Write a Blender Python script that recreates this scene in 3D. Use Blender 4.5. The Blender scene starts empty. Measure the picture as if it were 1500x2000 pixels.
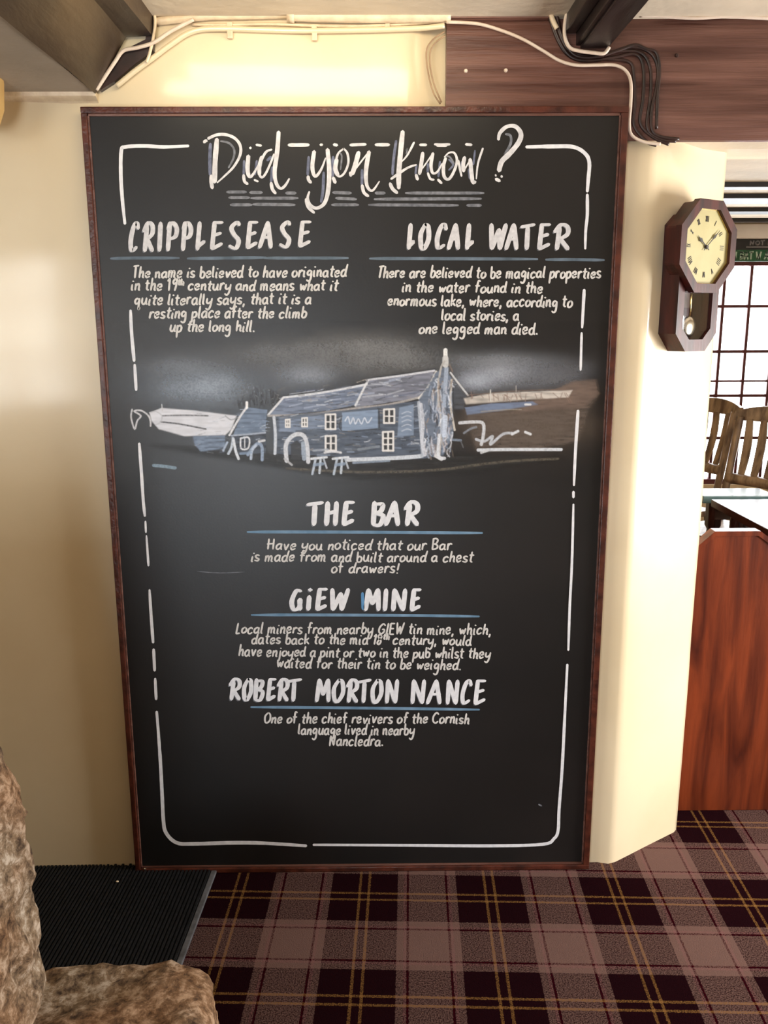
import bpy, bmesh, math, random
import numpy as np
from mathutils import Vector, Matrix, noise
random.seed(7)
SC = bpy.context.scene
COL = SC.collection
# ---------------------------------------------------------------- camera
F = 1700.0
PITCH, ROLL, YAW = 0.2157, -0.0035, -0.0101
CAM = Vector((0.0391, -2.0858, 1.4473))
FW = Vector((-math.sin(YAW)*math.cos(PITCH), math.cos(YAW)*math.cos(PITCH), -math.sin(PITCH)))
R0 = Vector((math.cos(YAW), math.sin(YAW), 0)); U0 = R0.cross(FW)
RT = R0*math.cos(ROLL) + U0*math.sin(ROLL); UP = U0*math.cos(ROLL) - R0*math.sin(ROLL)
cd = bpy.data.cameras.new('camera'); cam = bpy.data.objects.new('camera', cd); COL.objects.link(cam)
m = Matrix((RT, UP, -FW)).transposed().to_4x4(); m.translation = CAM
cam.matrix_world = m
cd.sensor_fit = 'VERTICAL'; cd.sensor_height = 24.0; cd.lens = F/2000*24.0
cd.clip_start = 0.02
SC.camera = cam
# ---------------------------------------------------------------- world, exposure
SC.view_settings.view_transform = 'Standard'; SC.view_settings.look = 'None'
SC.view_settings.exposure = 0.0; SC.view_settings.gamma = 1.0
SC.view_settings.use_curve_mapping = False
w = bpy.data.worlds.new('sky'); SC.world = w; w.use_nodes = True
bg = w.node_tree.nodes['Background']; bg.inputs[0].default_value = (0.93, 0.97, 1.0, 1); bg.inputs[1].default_value = 5.0
def area(name, loc, target, sx, sy, power, col):
    l = bpy.data.lights.new(name, 'AREA'); l.shape = 'RECTANGLE'; l.size = sx; l.size_y = sy; l.energy = power; l.color = col
    o = bpy.data.objects.new(name, l); COL.objects.link(o); o.location = loc
    o.rotation_euler = (Vector(target)-Vector(loc)).to_track_quat('-Z', 'Y').to_euler(); return o
area('daylight_right_window', (2.75, -0.45, 1.0), (1.6, -0.45, 0.98), 0.8, 1.05, 125, (1.0, 0.98, 0.95))
area('daylight_far_window', (2.3, 3.3, 1.2), (2.3, 2.0, 1.1), 1.9, 1.5, 85, (0.95, 0.98, 1.0))
area('daylight_back_window', (-2.3, -3.85, 1.35), (-2.2, -2.0, 1.25), 1.3, 0.95, 26, (1.0, 0.97, 0.9))
area('added_back_door_light', (-0.75, -3.85, 0.60), (-0.7, -2.0, 0.5), 0.8, 1.1, 70, (0.84, 0.92, 1.0))  # low cool light, added to give the board its bluish sheen
area('ceiling_strip_lamp', (-0.13, -0.33, 2.065), (-0.13, 0.12, 1.86), 0.85, 0.07, 2.3, (1.0, 0.88, 0.64))

# ---------------------------------------------------------------- helpers
def ray(x, y):
    return (RT*(x-750) - UP*(y-1000) + FW*F).normalized()
def hit(x, y, p0, n):
    d = ray(x, y); n = Vector(n); t = (Vector(p0)-CAM).dot(n)/d.dot(n); return CAM + d*t
def onY(x, y, Y): return hit(x, y, (0, Y, 0), (0, 1, 0))
def onZ(x, y, Z=0): return hit(x, y, (0, 0, Z), (0, 0, 1))
def srgb(r, g, b):
    f = lambda c: (c/255/12.92 if c/255 <= 0.04045 else ((c/255+0.055)/1.055)**2.4)
    return (f(r), f(g), f(b), 1)
def tag(o, label=None, cat=None, group=None, kind=None):
    if label: o['label'] = label
    if cat: o['category'] = cat
    if group: o['group'] = group
    if kind: o['kind'] = kind
    return o
def empty(name, loc=(0, 0, 0), rz=0):
    o = bpy.data.objects.new(name, None); COL.objects.link(o); o.location = loc; o.rotation_euler = (0, 0, rz); o.empty_display_size = .05
    return o
def mesh(name, verts, faces, mat, parent=None, smooth=False):
    me = bpy.data.meshes.new(name); me.from_pydata([tuple(v) for v in verts], [], faces); me.update()
    if mat: me.materials.append(mat)
    if smooth: me.polygons.foreach_set('use_smooth', [True]*len(me.polygons))
    o = bpy.data.objects.new(name, me); COL.objects.link(o)
    if parent: o.parent = parent
    return o
def bmo(name, bm, mat, parent=None, smooth=False):
    bmesh.ops.recalc_face_normals(bm, faces=bm.faces)
    me = bpy.data.meshes.new(name); bm.to_mesh(me); bm.free()
    if mat: me.materials.append(mat)
    if smooth: me.polygons.foreach_set('use_smooth', [True]*len(me.polygons))
    o = bpy.data.objects.new(name, me); COL.objects.link(o)
    if parent: o.parent = parent
    return o
def add_box(bm, a, b, bev=0.0, mat=None):
    a, b = Vector(a), Vector(b); c = (a+b)/2; s = b-a
    r = bmesh.ops.create_cube(bm, size=1.0, matrix=Matrix.Translation(c) @ Matrix.Diagonal((abs(s.x), abs(s.y), abs(s.z), 1)))
    if bev:
        es = list({e for v in r['verts'] for e in v.link_edges})
        r = bmesh.ops.bevel(bm, geom=es, offset=bev, segments=2, profile=.6, affect='EDGES')
    if mat is not None: bmesh.ops.transform(bm, matrix=mat, verts=list({v for v in r['verts']}))
    return r
def box(name, a, b, mat, parent=None, bev=0.0):
    bm = bmesh.new(); add_box(bm, a, b, bev); return bmo(name, bm, mat, parent)
def prism(name, pts, axis, lo, hi, mat, parent=None, bev=0.0):
    """pts: 2-D outline; axis 'y': (x,z) outline swept from y=lo to hi; axis 'z': (x,y) outline"""
    bm = bmesh.new()
    mk = (lambda p, t: (p[0], t, p[1])) if axis == 'y' else ((lambda p, t: (p[0], p[1], t)) if axis == 'z' else (lambda p, t: (t, p[0], p[1])))
    A = [bm.verts.new(mk(p, lo)) for p in pts]; B = [bm.verts.new(mk(p, hi)) for p in pts]
    n = len(pts); bm.faces.new(A); bm.faces.new(B[::-1])
    for i in range(n): bm.faces.new((A[i], A[(i+1) % n], B[(i+1) % n], B[i]))
    if bev: bmesh.ops.bevel(bm, geom=list(bm.edges), offset=bev, segments=2, affect='EDGES')
    return bmo(name, bm, mat, parent)
def catmull(P, k=6):
    P = [Vector(p) for p in P]
    if len(P) < 3: return P
    out = []
    for i in range(len(P)-1):
        p0 = P[max(i-1, 0)]; p1 = P[i]; p2 = P[i+1]; p3 = P[min(i+2, len(P)-1)]
        for j in range(k):
            t = j/k
            out.append(.5*((2*p1)+(p2-p0)*t+(2*p0-5*p1+4*p2-p3)*t*t+(3*p1-p0-3*p2+p3)*t**3))
    out.append(P[-1]); return out
def tube_bm(bm, P, r, n=8):
    rings = []; prev = None
    for i, p in enumerate(P):
        d = (P[min(i+1, len(P)-1)]-P[max(i-1, 0)]).normalized()
        a = prev if prev else (Vector((0, 1, 0)) if abs(d.y) < .9 else Vector((1, 0, 0)))
        u = (a - d*a.dot(d)).normalized(); v = d.cross(u); prev = u
        rr = r[i] if isinstance(r, (list, tuple)) else r
        rings.append([bm.verts.new(p+(u*math.cos(k*2*math.pi/n)+v*math.sin(k*2*math.pi/n))*rr) for k in range(n)])
    for a, b in zip(rings, rings[1:]):
        for k in range(n): bm.faces.new((a[k], a[(k+1) % n], b[(k+1) % n], b[k]))
    bm.faces.new(rings[0][::-1]); bm.faces.new(rings[-1])
def tube(name, P, r, mat, parent=None, n=8, k=6):
    bm = bmesh.new(); tube_bm(bm, catmull(P, k), r, n); return bmo(name, bm, mat, parent, True)

# ---------------------------------------------------------------- materials
def nt(name, rough=.5, spec=.5, metal=0):
    mt = bpy.data.materials.new(name); mt.use_nodes = True; N = mt.node_tree.nodes; L = mt.node_tree.links
    b = N['Principled BSDF']; b.inputs['Roughness'].default_value = rough; b.inputs['Metallic'].default_value = metal
    b.inputs['Specular IOR Level'].default_value = spec
    return mt, N, L, b
def noisy(name, c1, c2, scale=8, rough=.5, spec=.5, stretch=(1, 1, 1), bump=0.0, bscale=60, detail=6, metal=0, lo=.35, hi=.65, coat=0.0, distort=0.0):
    mt, N, L, b = nt(name, rough, spec, metal)
    tc = N.new('ShaderNodeTexCoord'); mp = N.new('ShaderNodeMapping'); mp.inputs['Scale'].default_value = stretch
    L.new(tc.outputs['Object'], mp.inputs[0])
    nz = N.new('ShaderNodeTexNoise'); nz.inputs['Scale'].default_value = scale; nz.inputs['Detail'].default_value = detail; nz.inputs['Distortion'].default_value = distort
    L.new(mp.outputs[0], nz.inputs['Vector'])
    cr = N.new('ShaderNodeValToRGB'); cr.color_ramp.elements[0].position = lo; cr.color_ramp.elements[1].position = hi
    cr.color_ramp.elements[0].color = c1; cr.color_ramp.elements[1].color = c2
    L.new(nz.outputs[0], cr.inputs[0]); L.new(cr.outputs[0], b.inputs['Base Color'])
    if bump:
        n2 = N.new('ShaderNodeTexNoise'); n2.inputs['Scale'].default_value = bscale; n2.inputs['Detail'].default_value = 5
        L.new(mp.outputs[0], n2.inputs['Vector'])
        bp = N.new('ShaderNodeBump'); bp.inputs['Strength'].default_value = bump; bp.inputs['Distance'].default_value = .01
        L.new(n2.outputs[0], bp.inputs['Height']); L.new(bp.outputs[0], b.inputs['Normal'])
    if coat: b.inputs['Coat Weight'].default_value = coat; b.inputs['Coat Roughness'].default_value = .12
    return mt
M = {}
M['wall'] = noisy('cream_gloss_wall', srgb(226, 206, 170), srgb(234, 216, 182), 2.5, .40, .4, bump=.05, bscale=7)
M['wall'].node_tree.nodes['Principled BSDF'].inputs['Coat Weight'].default_value = .8
M['wall'].node_tree.nodes['Principled BSDF'].inputs['Coat Roughness'].default_value = .11
M['ceil'] = noisy('cream_ceiling', srgb(205, 190, 168), srgb(222, 206, 182), 5, .7, .3, bump=.25, bscale=30)
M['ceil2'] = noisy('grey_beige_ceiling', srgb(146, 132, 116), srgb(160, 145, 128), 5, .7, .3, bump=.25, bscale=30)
M['pipe'] = noisy('cream_painted_pipe', srgb(214, 190, 160), srgb(236, 216, 184), 30, .45, .5, bump=.2, bscale=80)
M['beam'] = noisy('brown_painted_beam', srgb(76, 42, 32), srgb(120, 82, 70), 6, .42, .5, stretch=(.35, 1, 7), bump=.35, bscale=22)
M['beamy'] = noisy('dark_stained_beam', srgb(28, 14, 9), srgb(70, 52, 32), 3, .4, .5, stretch=(2.0, .5, 2.0), bump=.3, bscale=14)
M['beamd'] = noisy('blackened_beam', srgb(22, 15, 14), srgb(46, 36, 35), 6, .35, .5, stretch=(3, .4, 3), bump=.2, bscale=20)
M['board'] = noisy('blackboard_paint', srgb(24, 22, 21), srgb(31, 28, 27), 3, .39, .42, bump=.02, bscale=200)
M['frame'] = noisy('dark_red_wood_frame', srgb(52, 22, 14), srgb(92, 44, 30), 25, .35, .5, stretch=(1, 1, 1), bump=.2, bscale=90)
M['mahog'] = noisy('mahogany', srgb(38, 12, 10), srgb(74, 26, 20), 14, .42, .4, stretch=(3, 3, .5), bump=.05, bscale=60)
M['cablew'] = noisy('white_cable', srgb(214, 192, 172), srgb(226, 208, 190), 30, .4)
M['cableb'] = noisy('brown_painted_cable', srgb(30, 16, 13), srgb(56, 34, 28), 30, .4)
M['cableb2'] = noisy('dull_painted_cable', srgb(140, 112, 84), srgb(170, 140, 108), 30, .5)
M['brass'] = noisy('brass', srgb(190, 160, 100), srgb(215, 190, 130), 20, .2, metal=1)
M['chrome'] = noisy('silver_bob', srgb(200, 195, 180), srgb(225, 220, 205), 20, .18, metal=1)
M['dial'] = noisy('cream_dial', srgb(166, 154, 104), srgb(176, 165, 116), 12, .5)
M['ink'] = noisy('black_ink', srgb(28, 22, 18), srgb(38, 30, 24), 12, .5)
M['mat'] = noisy('black_mat', srgb(12, 12, 13), srgb(24, 24, 27), 60, .75, .25, bump=.4, bscale=300)
M['trimm'] = noisy('grey_metal_edge', srgb(88, 88, 90), srgb(120, 120, 124), 40, .5, metal=.4)
M['pine'] = noisy('red_pine', srgb(62, 20, 9), srgb(124, 54, 26), 5, .34, .5, stretch=(5, 5, .55), bump=.06, bscale=30, coat=.3, lo=.3, hi=.7, distort=.6)
M['chair'] = noisy('worn_brown_wood', srgb(84, 62, 46), srgb(160, 134, 106), 10, .4, .5, stretch=(3, 3, .6))
M['table'] = noisy('dark_polished_wood', srgb(30, 16, 12), srgb(54, 30, 22), 8, .22, .6, stretch=(.5, 3, 3), coat=.4)
M['mull'] = noisy('dark_red_window_bar', srgb(70, 20, 24), srgb(96, 34, 36), 12, .45)
M['darkstrip'] = noisy('black_ceiling_beam', srgb(12, 7, 6), srgb(24, 15, 12), 10, .5)
M['tan'] = noisy('tan_shade', srgb(180, 140, 78), srgb(206, 168, 104), 10, .6)
M['green'] = noisy('green_sign', srgb(14, 66, 36), srgb(20, 84, 48), 10, .5)
M['signd'] = noisy('black_sign', srgb(16, 15, 15), srgb(26, 24, 24), 10, .5)
M['signt'] = noisy('pale_sign_print', srgb(150, 175, 158), srgb(170, 190, 172), 10, .5)
M['signg'] = noisy('grey_sign_print', srgb(120, 116, 118), srgb(136, 130, 134), 10, .5)
def paintmat(name, c, c2, sc=90):
    return noisy(name, c, c2, sc, .55, .4, lo=.3, hi=.75)
M['white'] = paintmat('white_chalk_paint', srgb(196, 194, 198), srgb(232, 230, 232))
M['white2'] = paintmat('bright_chalk_paint', srgb(224, 224, 230), srgb(246, 246, 248))
M['body'] = paintmat('fine_chalk_paint', srgb(206, 202, 198), srgb(232, 228, 224), 60)
M['blue'] = paintmat('grey_blue_chalk_paint', srgb(78, 84, 108), srgb(128, 132, 156))
M['grey'] = paintmat('grey_chalk_paint', srgb(88, 90, 98), srgb(140, 142, 150))
M['rule'] = paintmat('slate_chalk_paint', srgb(74, 88, 100), srgb(118, 134, 150), 25)
M['ruleb'] = paintmat('blue_chalk_paint', srgb(88, 124, 152), srgb(132, 164, 192), 25)
M['sky_blue'] = paintmat('bright_blue_chalk_paint', srgb(70, 130, 180), srgb(110, 160, 205), 25)
def glassmat():
    mt = bpy.data.materials.new('window_glass'); mt.use_nodes = True; N = mt.node_tree.nodes; L = mt.node_tree.links
    N.remove(N['Principled BSDF']); t = N.new('ShaderNodeBsdfTransparent'); g = N.new('ShaderNodeBsdfGlossy'); g.inputs['Roughness'].default_value = .03
    mx = N.new('ShaderNodeMixShader'); mx.inputs[0].default_value = .06
    L.new(t.outputs[0], mx.inputs[1]); L.new(g.outputs[0], mx.inputs[2]); L.new(mx.outputs[0], N['Material Output'].inputs[0]); return mt
M['glass'] = glassmat()
def granite():
    mt, N, L, b = nt('granite', .75, .35)
    tc = N.new('ShaderNodeTexCoord')
    n1 = N.new('ShaderNodeTexNoise'); n1.inputs['Scale'].default_value = 38; n1.inputs['Detail'].default_value = 9; n1.inputs['Roughness'].default_value = .72; n1.inputs['Distortion'].default_value = .25
    n2 = N.new('ShaderNodeTexNoise'); n2.inputs['Scale'].default_value = 5; n2.inputs['Detail'].default_value = 4
    v = N.new('ShaderNodeTexVoronoi'); v.inputs['Scale'].default_value = 90
    for n in (n1, n2, v): L.new(tc.outputs['Object'], n.inputs['Vector'])
    c1 = N.new('ShaderNodeValToRGB'); e = c1.color_ramp.elements; e[0].position = .36; e[0].color = srgb(74, 56, 40); e[1].position = .62; e[1].color = srgb(226, 214, 198)
    e2 = c1.color_ramp.elements.new(.5); e2.color = srgb(160, 138, 112)
    c2 = N.new('ShaderNodeValToRGB'); e = c2.color_ramp.elements; e[0].position = .4; e[0].color = srgb(206, 164, 122); e[1].position = .6; e[1].color = srgb(224, 216, 208)
    mx = N.new('ShaderNodeMix'); mx.data_type = 'RGBA'; mx.blend_type = 'MULTIPLY'; mx.inputs[0].default_value = .75
    L.new(n1.outputs[0], c1.inputs[0]); L.new(n2.outputs[0], c2.inputs[0]); L.new(c1.outputs[0], mx.inputs[6]); L.new(c2.outputs[0], mx.inputs[7])
    m2 = N.new('ShaderNodeMix'); m2.data_type = 'RGBA'; m2.blend_type = 'MIX'
    c3 = N.new('ShaderNodeValToRGB'); c3.color_ramp.elements[0].position = .0; c3.color_ramp.elements[1].position = .28; c3.color_ramp.elements[0].color = (.55, .55, .55, 1); c3.color_ramp.elements[1].color = (0, 0, 0, 1)
    L.new(v.outputs['Distance'], c3.inputs[0]); L.new(c3.outputs[0], m2.inputs[0]); L.new(mx.outputs[2], m2.inputs[6]); m2.inputs[7].default_value = srgb(70, 56, 42)
    L.new(m2.outputs[2], b.inputs['Base Color'])
    bp = N.new('ShaderNodeBump'); bp.inputs['Strength'].default_value = .7; bp.inputs['Distance'].default_value = .012
    L.new(n1.outputs[0], bp.inputs['Height']); L.new(bp.outputs[0], b.inputs['Normal']); return mt
M['granite'] = granite()
# tartan carpet ------------------------------------------------------------
PX, PZ = 0.3265, 0.352            # repeat across and in depth
TX = onZ(714, 1712); TY = onZ(700, 1750.5)
TA = math.radians(2.3)            # the weave is laid a little askew to the board
def tartan():
    mt, N, L, b = nt('tartan_carpet', 1.0, 0.0)
    tc = N.new('ShaderNodeTexCoord'); sp = N.new('ShaderNodeSeparateXYZ'); L.new(tc.outputs['Object'], sp.inputs[0])
    def mth(op, a, c=None, clamp=False):
        n = N.new('ShaderNodeMath'); n.operation = op; n.use_clamp = clamp
        for i, v in enumerate((a, c)):
            if v is None: continue
            if isinstance(v, (int, float)): n.inputs[i].default_value = v
            else: L.new(v, n.inputs[i])
        return n.outputs[0]
    # u across, v in depth (rotated clockwise by TA about the reference crossings)
    def lin(a, bb, c): return mth('ADD', mth('ADD', mth('MULTIPLY', sp.outputs[0], a), mth('MULTIPLY', sp.outputs[1], bb)), c)
    ca, sa = math.cos(TA), math.sin(TA)
    u = lin(ca/PX, -sa/PX, -(TX.x*ca-TX.y*sa)/PX); v = lin(sa/PZ, ca/PZ, -(TY.x*sa+TY.y*ca)/PZ)
    wob = N.new('ShaderNodeTexNoise'); wob.inputs['Scale'].default_value = 160; L.new(tc.outputs['Object'], wob.inputs['Vector'])
    jit = mth('MULTIPLY', mth('SUBTRACT', wob.outputs[0], .5), .014)
    def band(c):
        t = mth('ABSOLUTE', mth('SUBTRACT', mth('FRACT', mth('ADD', mth('ADD', c, jit), .5)), .5))   # 0 at the yellow pair, .5 mid light
        def bump_(cen, wd): return mth('LESS_THAN', mth('ABSOLUTE', mth('SUBTRACT', t, cen)), wd)
        light = mth('GREATER_THAN', t, .265)
        return t, light, bump_(.036, .0105), bump_(.346, .0085), bump_(.325, .010)
    dk, lt, yl, rd, pk = srgb(27, 9, 13), srgb(104, 80, 74), srgb(120, 86, 48), srgb(50, 5, 14), srgb(114, 80, 78)
    def colr(c):
        t, light, y, r, p = band(c)
        prev = None; cur = dk
        for f, cc in ((light, lt), (p, pk), (r, rd), (y, yl)):
            mx = N.new('ShaderNodeMix'); mx.data_type = 'RGBA'; L.new(f, mx.inputs[0])
            if prev is None: mx.inputs[6].default_value = cur
            else: L.new(prev, mx.inputs[6])
            mx.inputs[7].default_value = cc; prev = mx.outputs[2]
        return prev
    cu, cv = colr(u), colr(v)
    wn = N.new('ShaderNodeTexNoise'); wn.inputs['Scale'].default_value = 330; wn.inputs['Detail'].default_value = 2; L.new(tc.outputs['Object'], wn.inputs['Vector'])
    mr = N.new('ShaderNodeMapRange'); mr.inputs[1].default_value = .38; mr.inputs[2].default_value = .62; mr.inputs[3].default_value = .1; mr.inputs[4].default_value = .9; L.new(wn.outputs[0], mr.inputs[0])
    mx = N.new('ShaderNodeMix'); mx.data_type = 'RGBA'; L.new(mr.outputs[0], mx.inputs[0]); L.new(cu, mx.inputs[6]); L.new(cv, mx.inputs[7])
    L.new(mx.outputs[2], b.inputs['Base Color'])
    bp = N.new('ShaderNodeBump'); bp.inputs['Strength'].default_value = .5; bp.inputs['Distance'].default_value = .003
    L.new(wn.outputs[0], bp.inputs['Height']); L.new(bp.outputs[0], b.inputs['Normal'])
    return mt
M['carpet'] = tartan()

# ---------------------------------------------------------------- the room
WY = 0.028                       # plane of the plaster behind the board
ZC = 2.10; ZL = onY(60, 184, WY).z; ZF = 2.00
XL, XR, YB, YF = -1.75, 2.62, -3.70, 3.12
EX, EY = 0.909, 0.176
def S(o): o['kind'] = 'structure'; return o
S(mesh('floor', [(XL-.1, YB-.1, 0), (3.8, YB-.1, 0), (3.8, YF+.1, 0), (XL-.1, YF+.1, 0)], [(0, 1, 2, 3)], M['carpet']))
def wallsheet(name, prof, z0, z1, mat, amp=.0035, dz=.045):
    """plaster sheet along a plan polyline, gently uneven, closed behind"""
    pts = []
    for a, b in zip(prof, prof[1:]):
        a, b = Vector(a), Vector(b); n = max(1, int((b-a).length/.05))
        for i in range(n): pts.append(a+(b-a)*i/n)
    pts.append(Vector(prof[-1])); nz = int((z1-z0)/dz); V = []; Fc = []
    for i, p in enumerate(pts):
        q = pts[min(i+1, len(pts)-1)]-pts[max(i-1, 0)]; nrm = Vector((q.y, -q.x)).normalized()
        for k in range(nz+1):
            z = z0+(z1-z0)*k/nz; d = noise.noise(Vector((p.x*2.2, p.y*2.2+3, z*2.0)))*amp + noise.noise(Vector((p.x*9, p.y*9, z*9)))*amp*.22
            V.append((p.x+nrm.x*d, p.y+nrm.y*d+(.03 if amp and z > 1.845 and .16 < p.x < .75 else 0), z))
    for i in range(len(pts)-1):
        for k in range(nz):
            a = i*(nz+1)+k; Fc.append((a, a+nz+1, a+nz+2, a+1))
    return S(mesh(name, V, Fc, mat, None, True))
wallsheet('wall_front', [(XL, .012), (-.93, .020), (-.64, WY), (.64, WY), (.668, .020), (.69, .028), (EX-.012, EY-.010), (EX, EY+.004), (EX+.003, EY+.03), (EX+.003, YF)], 0, ZC+.05, M['wall'])
# far wall with its window, right wall with its window, back wall with its window
def wall_with_hole(name, fn, u0, u1, z0, z1, hu0, hu1, hz0, hz1, mat, depth=.14):
    """fn(u,z,d)->xyz, d is depth outwards"""
    V = [fn(*p) for p in ((u0, z0, 0), (u1, z0, 0), (u1, z1, 0), (u0, z1, 0), (hu0, hz0, 0), (hu1, hz0, 0), (hu1, hz1, 0), (hu0, hz1, 0), (hu0, hz0, depth), (hu1, hz0, depth), (hu1, hz1, depth), (hu0, hz1, depth))]
    V += [fn(*p) for p in ((u0, z0, depth), (u1, z0, depth), (u1, z1, depth), (u0, z1, depth))]
    Fc = [(0, 1, 5, 4), (1, 2, 6, 5), (2, 3, 7, 6), (3, 0, 4, 7), (4, 5, 9, 8), (5, 6, 10, 9), (6, 7, 11, 10), (7, 4, 8, 11), (12, 13, 9, 8), (13, 14, 10, 9), (14, 15, 11, 10), (15, 12, 8, 11), (0, 1, 13, 12), (1, 2, 14, 13), (2, 3, 15, 14), (3, 0, 12, 15)]
    return S(mesh(name, V, Fc, mat))
# far window position from the photograph's glazing bars, on the plane y=YF
fx = [onY(1422-.078*(700-534)+0, 700, YF).x, onY(1460, 700, YF).x]; PW = fx[1]-fx[0]
HX0 = fx[0]-2*PW; HX1 = fx[0]+8*PW
HZ1 = onY(1480, 508, YF).z; HZ0 = onY(1480, 946, YF).z
wall_with_hole('wall_far', lambda u, z, d: (u, YF+d, z), EX, 3.8, 0, ZC, HX0, HX1, HZ0, HZ1, M['wall'])
wall_with_hole('wall_right', lambda u, z, d: (XR+d*.9, u, z), YB, .32, 0, ZC+.05, -.88, -.02, .48, 1.5, M['wall'], .12)
wall_with_hole('wall_back', lambda u, z, d: (u, YB-d, z), XL-1.2, -1.5, 0, ZC+.05, -2.9, -1.72, .88, 1.84, M['wall'], .12)
wall_with_hole('wall_back.001', lambda u, z, d: (u, YB-d, z), -1.5, XR, 0, ZC+.05, -1.2, -.3, .02, 1.95, M['wall'], .12)
S(mesh('wall_left', [(XL-1.2, YB, 0), (XL-1.2, -1.9, 0), (XL-1.2, -1.9, ZC+.05), (XL-1.2, YB, ZC+.05), (XL, -1.9, 0), (XL, -1.9, ZC+.05), (XL, .03, 0), (XL, .03, ZC+.05)], [(0, 1, 2, 3), (1, 4, 5, 2), (4, 6, 7, 5)], M['wall']))
S(mesh('floor_alcove', [(XL-1.25, YB-.1, -.002), (XL, YB-.1, -.002), (XL, -1.85, -.002), (XL-1.25, -1.85, -.002)], [(0, 1, 2, 3)], M['carpet']))
S(mesh('wall_far_right', [(3.7, .3, 0), (3.7, YF, 0), (3.7, YF, ZC), (3.7, .3, ZC), (XR, .32, 0), (XR, .32, ZC), (3.7, .32, 0), (3.7, .32, ZC)], [(0, 1, 2, 3), (4, 6, 7, 5)], M['wall']))
# ceilings
BA, BB, BC, BD = [onY(x, y, WY-.004) for x, y in ((190, 176), (250, 78), (300, 74), (302, 12))]
S(box('ceiling', (BB.x, YB, ZC), (XR+.2, .3, ZC+.08), M['ceil']))
S(box('ceiling_left', (XL-1.3, YB, ZL), (BA.x-.004, WY+.03, ZL+.1), M['ceil2']))
S(box('ceiling_far', (EX-.1, .3, ZF), (3.8, YF+.1, ZF+.08), M['ceil']))
# plaster soffit behind the lintel, over the opening
ZS = onY(1400, 276, .05).z
prism('trim_1', [(.052, ZS+.02), (.075, ZS+.003), (.12, ZS-.004), (.28, ZS), (.31, ZS+.02), (.31, ZC), (.052, ZC)], 'x', .62, XR+.1, M['ceil'])['kind'] = 'structure'
# coving strip under the left ceiling
prism('trim_2', [(WY+.0, ZL), (WY-.022, ZL), (WY-.020, ZL-.008), (WY-.004, ZL-.016), (WY+.0, ZL-.02)], 'x', XL, BA.x+.0, M['pipe'])['kind'] = 'structure'
# plaster edge rising from the beam end to the ceiling, centre
pe = [onY(x, y, WY-.01) for x, y in ((228, 168), (262, 140), (300, 112), (335, 86), (375, 62), (430, 56), (600, 60), (800, 56), (868, 50))]
o = tube('trim_3', pe, [.006]*((len(pe)-1)*6+1), M['wall']); S(o)
# windows ------------------------------------------------------------------
def window(name, fn, u0, u1, z0, z1, us, zs, fr=.035, bar=.011, thin=()):
    w_ = empty(name); S(w_)
    def bx(nm, a, b, mt, th, par=w_):
        p, q = Vector(fn(a[0], a[1], -th)), Vector(fn(b[0], b[1], th))
        lo = [min(p[i], q[i]) for i in range(3)]; hi = [max(p[i], q[i]) for i in range(3)]
        return box(nm, lo, hi, mt, par, .002)
    bm = [((u0, z0), (u0+fr, z1)), ((u1-fr, z0), (u1, z1)), ((u0+fr, z0), (u1-fr, z0+fr)), ((u0+fr, z1-fr), (u1-fr, z1))]
    for a, b in bm: bx('frame_rail', a, b, M['mull'], .03)
    for u in us: bx('glazing_bar', (u-bar/2, z0+fr), (u+bar/2, z1-fr), M['mull'], .012)
    for z in zs: bx('glazing_bar', (u0+fr, z-bar/2), (u1-fr, z+bar/2), M['mull'], .009)
    for z in thin: bx('glazing_bar', (u0+fr, z-bar/3), (u1-fr, z+bar/3), M['mull'], .02)
    UU = [u0+fr]+list(us)+[u1-fr]; ZZ = [z0+fr]+sorted(zs)+[z1-fr]
    for a, b in zip(UU, UU[1:]):
        for c, d in zip(ZZ, ZZ[1:]): bx('pane', (a+bar/2, c+bar/2), (b-bar/2, d-bar/2), M['glass'], .002)
    return w_
lo_, hi_ = onY(1470, 466, YF-.05), onY(1470, 437, YF-.05)
M['lit_white'] = noisy('lit_plaster_white', srgb(232, 222, 214), srgb(244, 236, 228), 6, .4, .5)
S(box('trim_4', (EX+.05, YF-.05, lo_.z), (3.7, YF-.001, hi_.z), M['lit_white'], None, .006))  # added strip, its white stands for brightly lit plaster over the window
zbars = [onY(1460, y, YF).z for y in (598, 687, 774, 857)]
window('window_1', lambda u, z, t: (u, YF+.05+t, z), HX0, HX1, HZ0, HZ1, [fx[0]+PW*i for i in range(-1, 8)], zbars, bar=.017, fr=.03, thin=[onY(1460, 745, YF).z])
window('window_2', lambda u, z, t: (XR+.05+t, u, z), -.88, -.02, .48, 1.5, [-.6, -.31], [.82, 1.16])
window('window_3', lambda u, z, t: (u, YB-.05+t, z), -2.9, -1.72, .88, 1.84, [-2.5, -2.12], [1.2, 1.52], bar=.03, fr=.05)

dr = empty('added_door_1'); S(dr)  # glazed door behind the camera, unseen, added for the low cool light
for a, b2 in (((-1.2, .02), (-1.08, 1.95)), ((-.42, .02), (-.3, 1.95)), ((-1.08, 1.83), (-.42, 1.95)), ((-1.08, .02), (-.42, .22)), ((-1.08, 1.0), (-.42, 1.06))):
    box('door_rail', (a[0], YB-.08, a[1]), (b2[0], YB-.04, b2[1]), M['mull'], dr, .003)
for z0, z1 in ((.22, 1.0), (1.06, 1.83)): box('pane', (-1.08, YB-.062, z0), (-.42, YB-.058, z1), M['glass'], dr)
box('door_handle', (-.39, YB-.04, 1.0), (-.36, YB-.0, 1.12), M['brass'], dr, .004)
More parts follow.
